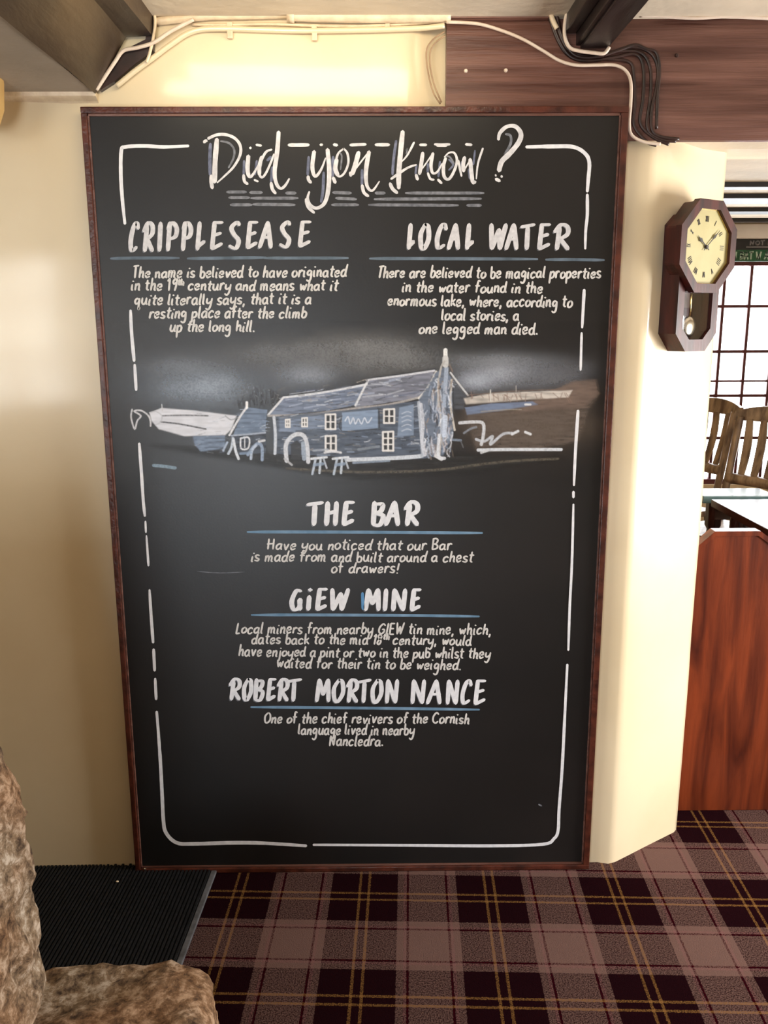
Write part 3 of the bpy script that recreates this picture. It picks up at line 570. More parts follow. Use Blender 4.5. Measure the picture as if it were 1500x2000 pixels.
kg.stroke(Bq([(1160, 150), (1205, 165), (1205, 240), (1150, 335)]), 4.5); kg.stroke(Bq([(610, 350), (650, 360), (690, 420)]), 3); kg.stroke(Bq([(250, 300), (262, 280), (250, 330)]), 2.5)
kw.put(); kb.put(); kg.put()
# border -------------------------------------------------------------------
for s, wd in (([(368, 285), (320, 287), (280, 285), (245, 287), (237, 294), (236, 340), (239, 390), (244, 437)], (7, 7)), ([(255, 606), (257, 650), (262, 705)], (6, 7)), ([(263, 712), (266, 762)], 6),
    ([(272, 866), (276, 920), (280, 980), (283, 1008)], (6.5, 5.5)), ([(284, 1018), (285, 1040)], 4), ([(286, 1046), (290, 1105)], (3.5, 5)), ([(292, 1152), (295, 1200), (299, 1255)], (5, 6.5)), ([(300, 1268), (302, 1310)], 6), ([(303, 1325), (305, 1366)], (5, 6)),
    ([(306, 1390), (310, 1440), (314, 1500), (317, 1560), (319, 1600), (324, 1626), (345, 1646), (380, 1648), (460, 1646), (520, 1647), (598, 1652)], (6.5, 7.5)), ([(612, 1650), (800, 1651), (960, 1652), (1060, 1649), (1082, 1638), (1090, 1622), (1092, 1580), (1098, 1500), (1103, 1400), (1108, 1298)], (6, 6)),
    ([(1110, 1270), (1113, 1180), (1117, 1100), (1120, 985)], 5), ([(1120, 972), (1120, 960)], 5), ([(1121, 948), (1124, 880), (1129, 802)], (5, 7)), ([(1134, 723), (1136, 650)], 5), ([(1137, 640), (1141, 566)], (5, 7)),
    ([(1028, 287), (1080, 286), (1120, 287), (1143, 300), (1151, 318), (1149, 350), (1147, 374)], (8, 7)), ([(1147, 380), (1147, 420), (1144, 450), (1143, 486)], (7, 5))):
    k = Ink(); k.stroke(s, wd); k.put('border_line', M['white2'])
# the painted inn and moor: raster of pigment, one vertex per photo pixel, lying on the board
CX0, CX1, CY0, CY1 = 214, 1206, 628, 948
Wc, Hc = CX1-CX0, CY1-CY0
yy, xx = np.mgrid[0:Hc, 0:Wc].astype(np.float32); xx += CX0; yy += CY0
rgb = np.zeros((Hc, Wc, 3), np.float32); al = np.zeros((Hc, Wc), np.float32)
rng = np.random.default_rng(3)
def smooth_noise(sx, sy):
    g = rng.random((int(Hc/sy)+3, int(Wc/sx)+3)).astype(np.float32)
    fy = (yy-CY0)/sy; fx_ = (xx-CX0)/sx; iy = fy.astype(int); ix = fx_.astype(int); ty = fy-iy; tx = fx_-ix
    ty = ty*ty*(3-2*ty); tx = tx*tx*(3-2*tx)
    return (g[iy, ix]*(1-tx)+g[iy, ix+1]*tx)*(1-ty)+(g[iy+1, ix]*(1-tx)+g[iy+1, ix+1]*tx)*ty
N1 = smooth_noise(38, 22); N2 = smooth_noise(7, 4); N3 = smooth_noise(2.2, 2.2); N4 = smooth_noise(22, 3)
def comp(a, c):
    a = np.clip(a, 0, 1); c = np.array(srgb(*c)[:3], np.float32)
    no = a+al*(1-a)
    for i in range(3): rgb[..., i] = np.where(no > 1e-4, (c[i]*a+rgb[..., i]*al*(1-a))/np.maximum(no, 1e-4), 0)
    al[...] = no
def blob(cx, cy, rx, ry, c, a, ns=.5):
    d = ((xx-cx)/rx)**2+((yy-cy)/ry)**2; comp(np.exp(-d*1.3)*min(.97, a*1.75)*(1-ns+ns*1.6*(N1*.5+N3*.5)), c)
def poly(P, c, a, streak=.0, soft=1.0):
    d = np.full(xx.shape, 1e9, np.float32); n = len(P); inside = np.zeros(xx.shape, bool)
    for i in range(n):
        x1, y1 = P[i]; x2, y2 = P[(i+1) % n]
        if y1 != y2:
            cnd = ((y1 > yy) != (y2 > yy)) & (xx < (x2-x1)*(yy-y1)/(y2-y1)+x1); inside ^= cnd
        L2 = (x2-x1)**2+(y2-y1)**2+1e-6; t = np.clip(((xx-x1)*(x2-x1)+(yy-y1)*(y2-y1))/L2, 0, 1)
        d = np.minimum(d, np.hypot(xx-(x1+t*(x2-x1)), yy-(y1+t*(y2-y1))))
    sd = np.where(inside, d, -d); comp(np.clip(sd/soft+.5, 0, 1)*a*(1-streak+streak*1.7*N4*(.6+.8*N2)), c)
def line(P, w, c, a=.95, rough=.25):
    P = catmull([Vector((p[0], p[1], 0)) for p in P], 4) if len(P) > 2 else [Vector((p[0], p[1], 0)) for p in P]
    xs = [p.x for p in P]; ys = [p.y for p in P]; pad = w+3
    i0, i1 = max(0, int(min(ys)-pad-CY0)), min(Hc, int(max(ys)+pad-CY0)+1); j0, j1 = max(0, int(min(xs)-pad-CX0)), min(Wc, int(max(xs)+pad-CX0)+1)
    X = xx[i0:i1, j0:j1]; Y = yy[i0:i1, j0:j1]; d = np.full(X.shape, 1e9, np.float32)
    for p, q in zip(P, P[1:]):
        L2 = (q.x-p.x)**2+(q.y-p.y)**2+1e-6; t = np.clip(((X-p.x)*(q.x-p.x)+(Y-p.y)*(q.y-p.y))/L2, 0, 1)
        d = np.minimum(d, np.hypot(X-(p.x+t*(q.x-p.x)), Y-(p.y+t*(q.y-p.y))))
    m_ = np.zeros(xx.shape, np.float32); m_[i0:i1, j0:j1] = np.clip((w/2-d)/1.4+.5, 0, 1)*a
    comp(m_*(1-rough+rough*1.6*N3), c)
# sky smears
blob(400, 755, 115, 42, (128, 142, 160), .62); blob(350, 715, 90, 26, (110, 118, 130), .35); blob(600, 728, 70, 28, (140, 150, 168), .42); blob(545, 690, 120, 26, (112, 114, 118), .35)
blob(700, 690, 130, 38, (128, 126, 124), .42, .9); blob(780, 700, 90, 34, (120, 120, 120), .36, .9); blob(985, 728, 85, 30, (146, 152, 166), .72); blob(1075, 735, 70, 30, (96, 98, 106), .5); blob(960, 705, 110, 16, (120, 124, 132), .45)
blob(1120, 720, 50, 22, (80, 80, 86), .4); blob(930, 745, 40, 20, (150, 158, 175), .5); blob(640, 700, 320, 40, (90, 90, 92), .25)
# dark earth washes
blob(1030, 830, 150, 48, (96, 78, 60), .75); poly([(905, 800), (960, 790), (1050, 778), (1120, 748), (1160, 742), (1172, 770), (1150, 800), (1130, 860), (1050, 880), (930, 880)], (92, 74, 60), .75, .5, 10)
poly([(1060, 772), (1120, 745), (1165, 742), (1170, 768), (1140, 795), (1070, 800), (1000, 806)], (112, 86, 70), .8, .35, 8)
poly([(300, 870), (500, 905), (700, 935), (900, 925), (1100, 895), (1000, 885), (600, 890)], (36, 32, 28), .7, .3, 14)
line([(560, 915), (700, 922), (850, 918), (980, 902), (1090, 896)], 5, (104, 92, 70), .5, .6)
# white hill left
poly([(292, 806), (315, 797), (380, 802), (462, 812), (452, 838), (440, 850), (360, 852), (310, 838), (296, 822)], (205, 206, 216), .95, .12, 3)
line([(318, 812), (360, 811), (406, 812)], 3, (60, 60, 66), .85); line([(314, 824), (350, 828), (402, 838)], 3.2, (50, 50, 56), .9); line([(440, 812), (452, 820), (470, 812)], 2.5, (120, 122, 130), .7)
line([(258, 800), (256, 815), (263, 838), (268, 822), (275, 812), (262, 803), (276, 802), (290, 812), (294, 824), (294, 832)], 3.4, (196, 194, 198), .9); line([(292, 806), (305, 804), (316, 812), (314, 824), (304, 830)], 2.5, (170, 170, 178), .8)
line([(316, 790), (317, 802)], 2, (180, 180, 180)); line([(300, 909), (322, 911), (342, 914)], 6.5, (112, 142, 162), .9)
# hedge by the cottage
for i in range(60):
    x = rng.uniform(455, 560); h = rng.uniform(10, 44)*(1-abs(x-515)/80); yb = 792+rng.uniform(-6, 6); line([(x, yb), (x+rng.uniform(-8, 8), yb-h)], 1.6, (40, 36, 34), .6)
for i in range(30):
    x = rng.uniform(470, 560); y = rng.uniform(755, 792); line([(x, y), (x+rng.uniform(-4, 4), y+rng.uniform(-4, 4))], 1.8, (110, 100, 92), .5)
# cottage
poly([(376, 852), (440, 850), (440, 876), (392, 882), (380, 868)], (104, 128, 160), .8, .5, 4)
poly([(478, 795), (522, 800), (518, 845), (455, 850)], (94, 118, 150), .92, .45, 2); line([(448, 850), (470, 812), (482, 796)], 4, (214, 214, 220)); line([(482, 796), (482, 786)], 5, (235, 235, 238)); line([(452, 851), (490, 848), (518, 845)], 3.5, (150, 162, 184))
poly([(452, 853), (520, 848), (520, 885), (462, 888)], (52, 62, 78), .9, .5, 2)
line([(455, 856), (452, 874), (446, 886)], 5, (176, 188, 206)); line([(456, 858), (460, 880), (466, 896)], 5, (206, 212, 224)); line([(436, 880), (444, 864)], 4, (150, 168, 196))
line([(470, 856), (486, 855), (485, 875), (471, 876), (470, 856)], 3, (210, 212, 220)); line([(478, 856), (478, 874)], 2, (200, 202, 210))
line([(484, 888), (496, 872), (506, 866), (512, 875), (512, 898)], 6, (128, 152, 186), .9); line([(490, 896), (492, 880), (500, 870)], 5, (170, 186, 210)); line([(506, 862), (516, 860)], 5, (200, 200, 206)); line([(470, 886), (490, 884)], 5, (110, 140, 176), .7)
# main roof
poly([(524, 810), (552, 776), (714, 750), (700, 790), (640, 802), (530, 812)], (104, 120, 150), .95, .42, 2); poly([(694, 796), (718, 742), (850, 722), (826, 776), (760, 786)], (118, 122, 142), .95, .42, 2)
for i in range(34):
    x = rng.uniform(545, 800); yb = 812-(x-530)*.13-rng.uniform(4, 42); line([(x, yb), (x+rng.uniform(20, 50), yb-rng.uniform(2, 9))], rng.uniform(1.5, 3.4), [(56, 60, 74), (150, 164, 196), (72, 86, 120), (172, 176, 190)][i % 4], .6)
line([(556, 776), (620, 768), (700, 754), (716, 750)], 4.5, (206, 208, 216)); line([(716, 742), (780, 734), (848, 724)], 4, (196, 198, 208)); line([(524, 810), (540, 792), (554, 776)], 4, (212, 212, 216)); line([(694, 792), (706, 768), (718, 744)], 4, (206, 208, 214))
line([(524, 812), (600, 810), (690, 798), (760, 790), (820, 776)], 4.5, (160, 152, 148)); line([(818, 778), (836, 756), (852, 726)], 4, (222, 216, 208))
# walls
poly([(532, 814), (690, 800), (822, 782), (852, 730), (862, 760), (860, 890), (826, 896), (700, 900), (640, 890), (560, 888), (534, 886)], (70, 84, 106), .95, .35, 2)
for i in range(70):
    x = rng.uniform(545, 820); y = rng.uniform(815, 895); line([(x, y), (x+rng.uniform(8, 30), y-rng.uniform(-2, 5))], rng.uniform(1.5, 3.5), [(36, 38, 42), (118, 138, 170), (90, 96, 104), (60, 62, 62)][i % 4], .6)
line([(535, 815), (538, 850), (537, 886)], 5.5, (190, 198, 212)); poly([(545, 815), (640, 812), (640, 838), (546, 842)], (112, 134, 168), .6, .5, 4)
def win(x0, y0, x1, y1, nv=1, nh=1, w=2.8, c=(214, 210, 208)):
    poly([(x0, y0), (x1, y0), (x1, y1), (x0, y1)], (34, 32, 34), .9)
    line([(x0, y0), (x1, y0-1)], w, c); line([(x0, y1), (x1, y1)], w, c); line([(x0, y0), (x0, y1)], w, c); line([(x1, y0), (x1, y1)], w, c)
    for i in range(nv): xm = x0+(x1-x0)*(i+1)/(nv+1); line([(xm, y0), (xm, y1)], w, c)
    for i in range(nh): ym = y0+(y1-y0)*(i+1)/(nh+1); line([(x0, ym), (x1, ym)], w*.8, c)
win(558, 820, 566, 834); win(590, 817, 600, 833); win(636, 810, 655, 838, 1, 1, 3.2); win(636, 852, 656, 880, 1, 1, 3.4); win(750, 800, 770, 826, 1, 1, 3.2); win(748, 844, 768, 880, 1, 2, 3.4)
for i in range(190):
    x = rng.uniform(540, 880); y = rng.uniform(760, 895)-(x-540)*.09; a = rng.uniform(-.4, .25); l = rng.uniform(4, 18)
    line([(x, y), (x+l*math.cos(a), y+l*math.sin(a))], rng.uniform(1.2, 2.6), [(190, 198, 212), (34, 34, 38), (140, 152, 172), (150, 138, 124)][i % 4], rng.uniform(.3, .75), .5)
win(558, 820, 566, 834); win(590, 817, 600, 833); win(636, 810, 655, 838, 1, 1, 3.2); win(636, 852, 656, 880, 1, 1, 3.4); win(750, 800, 770, 826, 1, 1, 3.2); win(748, 844, 768, 880, 1, 2, 3.4)
# hung signboards (their painted scribble cannot be read)
poly([(668, 806), (738, 800), (738, 836), (668, 842)], (112, 140, 176), .95, .25, 2); poly([(780, 796), (808, 790), (808, 850), (776, 852)], (108, 132, 164), .95, .3, 2)
line([(674, 822), (680, 814), (684, 828), (690, 816), (694, 828), (700, 818), (706, 828), (712, 816), (718, 826), (726, 816)], 2.4, (196, 204, 220), .85)
for y in (806, 814, 822, 831, 840): line([(785, y+2), (795, y-2), (803, y)], 2.2, (176, 186, 206), .7)
line([(668, 812), (668, 842), (736, 838)], 2, (30, 32, 38), .8); line([(740, 800), (741, 836)], 2.4, (28, 28, 32), .8)
# porch arch
line([(560, 900), (558, 872), (566, 856), (580, 848), (594, 852), (600, 872), (602, 902)], 8, (196, 200, 210)); line([(592, 866), (594, 896)], 8, (150, 168, 192), .8); poly([(568, 868), (580, 860), (588, 868), (588, 898), (568, 898)], (34, 32, 34), .9); line([(556, 896), (570, 908)], 4, (170, 170, 176))
# trestle tables in front
for x in (622, 664):
    line([(x-14, 896), (x+16, 893)], 4.5, (206, 212, 222)); line([(x-6, 898), (x-12, 926)], 4.5, (170, 186, 206)); line([(x+4, 898), (x+2, 924)], 4.5, (186, 198, 214)); line([(x+10, 896), (x+16, 914)], 3.5, (170, 180, 196)); line([(x-8, 908), (x+8, 906)], 6, (120, 146, 178), .8)
line([(634, 884), (650, 882), (666, 884)], 4, (206, 206, 212)); line([(612, 880), (640, 878)], 4, (150, 160, 176), .8)
line([(680, 898), (740, 896), (812, 892), (828, 888)], 7.5, (196, 204, 216)); line([(690, 904), (760, 900)], 4, (130, 150, 176), .8); line([(700, 878), (740, 872)], 5, (130, 140, 152), .6)
# gable and chimney
poly([(852, 726), (870, 716), (882, 740), (886, 850), (866, 890), (822, 892), (818, 780)], (92, 108, 132), .95, .45, 3)
for i in range(46):
    x = rng.uniform(822, 885); y = rng.uniform(745, 885); line([(x, y), (x+rng.uniform(-5, 5), y+rng.uniform(6, 22))], rng.uniform(2, 4.5), [(120, 142, 174), (164, 176, 196), (58, 62, 74), (122, 104, 88)][i % 4], .65)
line([(856, 740), (856, 780), (862, 830), (858, 890)], 4, (176, 170, 166)); line([(872, 720), (868, 780), (864, 850)], 8, (150, 166, 192), .9); line([(882, 742), (880, 790), (888, 840)], 4, (196, 186, 172)); line([(818, 786), (822, 840), (826, 890)], 6, (168, 178, 194), .9)
line([(870, 700), (870, 684)], 8, (226, 226, 224)); line([(870, 712), (870, 700)], 12, (190, 188, 186)); line([(858, 736), (862, 716), (868, 706)], 4, (170, 164, 158)); line([(884, 726), (878, 712)], 3, (110, 90, 74))
line([(880, 728), (895, 748), (914, 772)], 3.4, (196, 196, 198)); line([(852, 890), (862, 896)], 8, (206, 206, 210)); line([(872, 858), (900, 860)], 5, (110, 128, 150), .8)
poly([(884, 746), (912, 774), (906, 800), (886, 800)], (66, 70, 80), .8, .3, 3)
for i in range(120):
    y = rng.uniform(740, 885); xl = 822 if y > 785 else 822+(785-y)*.6
    x = rng.uniform(xl+3, 884); l = rng.uniform(5, 20); line([(x, y), (x+rng.uniform(-3, 3), y+l*.5), (x+rng.uniform(-5, 4), min(y+l, 892))], rng.uniform(1.3, 3.2), [(206, 212, 226), (38, 40, 48), (160, 176, 206), (150, 124, 100), (184, 178, 188)][i % 5], rng.uniform(.35, .8), .5)
line([(822, 790), (826, 830), (824, 860), (830, 888)], 7, (196, 200, 214), .75, .4); line([(870, 815), (868, 850)], 9, (190, 204, 228), .8, .3); line([(858, 850), (856, 890), (868, 895)], 6, (206, 210, 220), .9)
for P_ in ([(552, 773), (640, 762), (712, 747), (720, 739), (780, 731), (850, 720)],): line(P_, 2.6, (24, 24, 30), .75)
for i in range(60):
    x = rng.uniform(380, 520); y = rng.uniform(800, 884); line([(x, y), (x+rng.uniform(4, 14), y-rng.uniform(-3, 5))], rng.uniform(1.2, 2.4), [(170, 184, 206), (40, 42, 50), (120, 140, 172)][i % 3], .5 if x > 450 else .25, .5)
# wall and sea to the right
poly([(906, 778), (960, 768), (1060, 764), (1118, 762), (1110, 776), (1040, 780), (910, 790)], (196, 184, 172), .85, .45, 3)
for i in range(26):
    x = rng.uniform(912, 1110); line([(x, rng.uniform(766, 772)), (x+rng.uniform(-5, 12), rng.uniform(776, 786))], 2, (128, 94, 74), .6)
line([(912, 772), (1000, 764), (1100, 760)], 2, (110, 84, 66), .8); line([(958, 762), (958, 784)], 2.4, (200, 196, 188)); line([(1008, 764), (1008, 754)], 2, (150, 140, 130))
poly([(908, 796), (960, 788), (1040, 784), (1050, 790), (980, 802), (912, 810)], (96, 118, 156), .9, .35, 3); line([(940, 804), (990, 800), (1018, 800)], 2.5, (150, 138, 118), .7); line([(1026, 790), (1036, 790)], 4, (206, 206, 210))
line([(898, 826), (930, 824), (944, 828), (944, 850), (940, 868)], 6, (196, 198, 206)); line([(906, 846), (918, 838), (930, 834)], 4, (120, 128, 142)); line([(930, 858), (946, 862), (962, 852), (958, 868), (982, 848), (1000, 846)], 5, (186, 192, 204), .85)
line([(1000, 848), (1012, 842)], 5, (200, 204, 212)); line([(1026, 844), (1036, 848)], 5, (206, 208, 214)); line([(934, 879), (990, 878), (1060, 878), (1096, 878)], 6, (200, 206, 216)); line([(900, 862), (905, 874)], 3, (80, 80, 84)); line([(940, 884), (952, 880)], 5, (190, 192, 198))
lum = rgb.mean(-1, keepdims=True); rgb = (rgb*.68+lum*.32)*1.22
P0 = onY(CX0, CY0, 0)
# plane corners -> exact perspective positions for every pigment vertex
d0 = np.stack([xx-750, -(yy-1000), np.full_like(xx, F)], -1).astype(np.float64)
Mx = np.array([list(RT), list(UP), list(FW)]); dd = d0 @ Mx
tt = (YP+.0002-CAM.y)/dd[..., 1]
PV = np.stack([CAM.x+dd[..., 0]*tt, CAM.y+dd[..., 1]*tt, CAM.z+dd[..., 2]*tt], -1).reshape(-1, 3)
me = bpy.data.meshes.new('painted_inn'); nV = Hc*Wc; nF = (Hc-1)*(Wc-1)
me.vertices.add(nV); me.vertices.foreach_set('co', PV.ravel().astype(np.float32))
ii, jj = np.mgrid[0:Hc-1, 0:Wc-1]; a_ = (ii*Wc+jj).ravel(); quads = np.stack([a_, a_+Wc, a_+Wc+1, a_+1], -1).astype(np.int32)
me.loops.add(nF*4); me.loops.foreach_set('vertex_index', quads.ravel()); me.polygons.add(nF)
me.polygons.foreach_set('loop_start', (np.arange(nF)*4).astype(np.int32)); me.update(); me.validate()
ca_ = me.color_attributes.new('pigment', 'FLOAT_COLOR', 'POINT')
edge = np.clip(np.minimum(np.minimum(xx-CX0, CX1-1-xx), np.minimum(yy-CY0, CY1-1-yy))/12, 0, 1)
ca_.data.foreach_set('color', np.concatenate([rgb, (al*edge)[..., None]], -1).astype(np.float32).ravel())
mt, N, L, b = nt('painted_pigment', .48, .5)
at = N.new('ShaderNodeAttribute'); at.attribute_name = 'pigment'; at.attribute_type = 'GEOMETRY'
L.new(at.outputs['Color'], b.inputs['Base Color'])
tr = N.new('ShaderNodeBsdfTransparent'); ms = N.new('ShaderNodeMixShader'); L.new(at.outputs['Alpha'], ms.inputs[0]); L.new(tr.outputs[0], ms.inputs[1]); L.new(b.outputs[0], ms.inputs[2]); L.new(ms.outputs[0], N['Material Output'].inputs[0])
me.materials.append(mt)
o = bpy.data.objects.new('painted_inn', me); COL.objects.link(o); o.parent = brd; o['label'] = 'chalk painting of a long stone inn on a moor'
# faint scuffs
k = Ink()
k.stroke([(385, 1116), (430, 1119), (478, 1117)], 1.4, taper=.2); k.put('scuff', M['grey'])
k = Ink(); k.stroke([(1052, 1571), (1058, 1574)], 3); k.put('scuff', M['grey'])
# ---------------------------------------------------------------- wall clock
TH = math.atan2(EY-.014, EX-.67); tdir = Vector((math.cos(TH), math.sin(TH), 0)); ndir = Vector((math.sin(TH), -math.cos(TH), 0))
wp = Vector((.69, .0275, 0))
hc = hit(1382, 482, wp+ndir*.066, ndir)                    # centre of the dial
ck = empty('wall_clock', (hc.x-ndir.x*.066, hc.y-ndir.y*.066, hc.z), TH)
tag(ck, 'dark red wooden octagonal pendulum wall clock with cream dial, on the angled wall', 'clock')
def octa(r, n=8, off=.5): return [(r*math.cos((k+off)*2*math.pi/n), r*math.sin((k+off)*2*math.pi/n)) for k in range(n)]
tw, ch = .078, .04
trunk = [(-tw, -.20), (-tw+ch, -.242), (tw-ch, -.242), (tw, -.20), (tw, .05), (tw-.03, .075), (-tw+.03, .075), (-tw, .05)]
def ringprism(name, outer, inner, y0, y1, mat, parent, bev=.0):
    bm = bmesh.new(); n = len(outer)
    q = [[bm.verts.new((p[0], y, p[1])) for p in pts] for pts, y in ((outer, y0), (inner, y0), (inner, y1), (outer, y1))]
    for a in range(4):
        for i in range(n): bm.faces.new((q[a][i], q[a][(i+1) % n], q[(a+1) % 4][(i+1) % n], q[(a+1) % 4][i]))
    return bmo(name, bm, mat, parent)
prism('case_back', trunk, 'y', -.012, 0.002, M['mahog'], ck)
inner = [(-tw+.012, -.195), (-tw+ch+.006, -.229), (tw-ch-.006, -.229), (tw-.012, -.195), (tw-.012, .045), (tw-.036, .063), (-tw+.036, .063), (-tw+.012, .045)]
ringprism('case_side', trunk, inner, -.044, -.012, M['mahog'], ck)
inner2 = [(-tw+.024, -.188), (-tw+ch+.012, -.214), (tw-ch-.012, -.214), (tw-.024, -.188), (tw-.024, .03), (tw-.04, .05), (-tw+.04, .05), (-tw+.024, .03)]
ringprism('door_frame', trunk, inner2, -.052, -.044, M['mahog'], ck)
prism('door_glass', inner2, 'y', -.047, -.0462, M['glass'], ck)
R8 = .105/math.cos(math.pi/8)
prism('head_case', [p for p in octa(R8*.96)], 'y', -.054, -.022, M['mahog'], ck, .002)
o = ringprism('bezel', octa(R8), octa(R8*.80), -.070, -.054, M['mahog'], ck)
dl_ = prism('dial', octa(R8*.81), 'y', -.060, -.0535, M['dial'], ck)
ringprism('dial_edge', octa(R8*.815), octa(R8*.79), -.063, -.056, M['brass'], ck)
def dash(cx, cz, ang, l, w_, par, y=-.0605, nm='numeral'):
    bm = bmesh.new(); add_box(bm, (-w_/2, y-.0006, -l/2), (w_/2, y, l/2)); bmesh.ops.rotate(bm, verts=bm.verts, matrix=Matrix.Rotation(ang, 3, 'Y')); bmesh.ops.translate(bm, verts=bm.verts, vec=(cx, 0, cz)); return bmo(nm, bm, M['ink'], par)
ROM = {1: 'I', 2: 'II', 3: 'III', 4: 'IIII', 5: 'V', 6: 'VI', 7: 'VII', 8: 'VIII', 9: 'IX', 10: 'X', 11: 'XI', 12: 'XII'}
for h in range(1, 13):
    a = h*math.pi/6; bm = bmesh.new(); s = ROM[h]; x = -(len(s)-1)*.0021
    for c in s:
        for off, rot in {'I': ((0, 0),), 'V': ((-.0012, .22), (.0012, -.22)), 'X': ((0, .3), (0, -.3))}[c]:
            b2 = bmesh.new(); add_box(b2, (-.0006, -.0611, -.0065), (.0006, -.0603, .0065)); bmesh.ops.rotate(b2, verts=b2.verts, matrix=Matrix.Rotation(-rot, 3, 'Y')); bmesh.ops.translate(b2, verts=b2.verts, vec=(x+off, 0, .063))
            mm = bpy.data.meshes.new('t'); b2.to_mesh(mm); b2.free(); bm.from_mesh(mm); bpy.data.meshes.remove(mm)
        x += .0042
    bmesh.ops.rotate(bm, verts=bm.verts, matrix=Matrix.Rotation(a, 3, 'Y')); bmo('numeral', bm, M['ink'], dl_)
def hand(nm, ang, l, w_):
    pts = [(-w_*.3, -.012), (w_*.3, -.012), (w_*.35, l*.45), (w_*1.3, l*.62), (w_*.3, l*.78), (0, l), (-w_*.3, l*.78), (-w_*1.3, l*.62), (-w_*.35, l*.45)]
    ca, sa = math.cos(ang), math.sin(ang); P = [(x*ca+z*sa, -x*sa+z*ca) for x, z in pts]
    return prism(nm, P, 'y', -.0640, -.0630, M['ink'], ck)
hand('hour_hand', math.radians(-56), .043, .0036); hand('minute_hand', math.radians(50), .062, .0026)
bm = bmesh.new(); bmesh.ops.create_cone(bm, cap_ends=True, segments=16, radius1=.005, radius2=.004, depth=.005, matrix=Matrix.Translation((0, -.0635, 0)) @ Matrix.Rotation(math.pi/2, 4, 'X')); bmo('hand_boss', bm, M['ink'], ck)
pdm = tube('pendulum', [Vector((0, -.030, -.06)), Vector((0, -.030, -.175))], .0028, M['brass'], ck)
bm = bmesh.new(); bmesh.ops.create_uvsphere(bm, u_segments=24, v_segments=12, radius=.025, matrix=Matrix.Translation((0, -.030, -.183)) @ Matrix.Diagonal((1, .3, 1, 1))); bmo('pendulum_bob', bm, M['chrome'], pdm, True)
# ---------------------------------------------------------------- far room
for i, (ya, yb) in enumerate(((355, 371), (378, 399), (405, 419), (426, 435))):
    d0_ = onZ(1470, ya, ZF).y; d1 = onZ(1470, yb, ZF-.02).y
    o = box('ceiling_beam', (EX+.04, d0_, ZF-.02), (3.7, d1, ZF+.01), M['darkstrip'], None, .002)
    tag(o, ['nearest black ceiling beam above the far window', 'second black ceiling beam, the widest of those beyond the opening', 'third black ceiling beam, beyond the opening', 'farthest and thinnest black ceiling beam, close to the window'][i], 'beam')
# sign over the window
sa, sb = onY(1428, 466, YF-.03), onY(1600, 510, YF-.03)
sg = empty('window_sign', (sa.x, YF-.03, sb.z)); tag(sg, 'black and green lettered sign across the top of the far window', 'sign')
Wd, Hd = sb.x-sa.x, sa.z-sb.z
box('upper_panel', (0, 0, Hd*.5), (Wd, .02, Hd), M['signd'], sg); box('lower_panel', (0, -.004, 0), (Wd, .02, Hd*.5), M['green'], sg)
def simple_text(t, x, z, h, wd, mat, par, y, lw):
    V = []; Fc = []; gl, W = layout(t); s = wd/W
    for g in gl:
        for st in g:
            for p, q in zip(st, st[1:]):
                a = Vector((x+p[0]*s, 0, z+p[1]*h/18)); b = Vector((x+q[0]*s, 0, z+q[1]*h/18)); d = b-a
                if d.length < 1e-6: continue
                d.normalize(); n = Vector((-d.z, 0, d.x))*lw/2; i0 = len(V)
                V += [(v.x, y, v.z) for v in (a-n-d*lw*.3, a+n-d*lw*.3, b+n+d*lw*.3, b-n+d*lw*.3)]; Fc.append((i0, i0+1, i0+2, i0+3))
    return mesh('lettering', V, Fc, mat, par)
simple_text('N BAT W ADV', .015, Hd*.10, Hd*.30, .26, M['signt'], sg, -.006, .009)
simple_text('NOT LATE', .11, Hd*.72, Hd*.18, .2, M['signg'], sg, -.002, .007)
box('grey_rule', (.09, -.002, Hd*.60), (Wd-.05, 0, Hd*.65), M['signg'], sg)
# settle with chamfered end panel
SY = onZ(1420, 1583).y
zt = onY(1440, 1037, SY).z; xa, xb = onY(1399, 1039, SY).x, onY(1482, 1036, SY).x; cx = (xa+xb)/2
st_ = empty('settle', (0, 0, 0)); tag(st_, 'red pine settle with chamfered end panel, just beyond the angled wall', 'settle')
hw = cx-.921; cz = zt-(hw-(xb-xa)/2)*.9
xr = 1.27; zr = zt-(xr-xb)*.75
outl = [(cx-hw, 0.0), (xr, 0.0), (xr, zr), (xb, zt-.012), (xa, zt-.012), (cx-hw, cz)]
prism('end_panel', outl, 'y', SY, SY+.03, M['pine'], st_, .002)
cap = [(cx-hw-.001, cz), (xa-.004, zt), (xb+.004, zt), (xr+.008, zr+.004), (xr+.002, zr-.012), (xb, zt-.013), (xa, zt-.013), (cx-hw+.001, cz-.012)]
prism('capping', cap, 'y', SY-.004, SY+.036, M['pine'], st_, .001)
prism('end_panel', outl, 'y', SY+1.2, SY+1.23, M['pine'], st_, .002)
box('seat', (cx-hw+.03, SY+.03, .41), (xr-.02, SY+1.2, .44), M['pine'], st_, .004)
box('seat_front', (xr-.06, SY+.03, 0.0), (xr-.035, SY+1.2, .41), M['pine'], st_, .002)
nb = 8
for i in range(nb):
    y0 = SY+.03+i*1.17/nb; box('back_board', (cx-hw+.006, y0+.002, .05), (cx-hw+.026, y0+1.17/nb-.002, cz+.0), M['pine'], st_, .003)
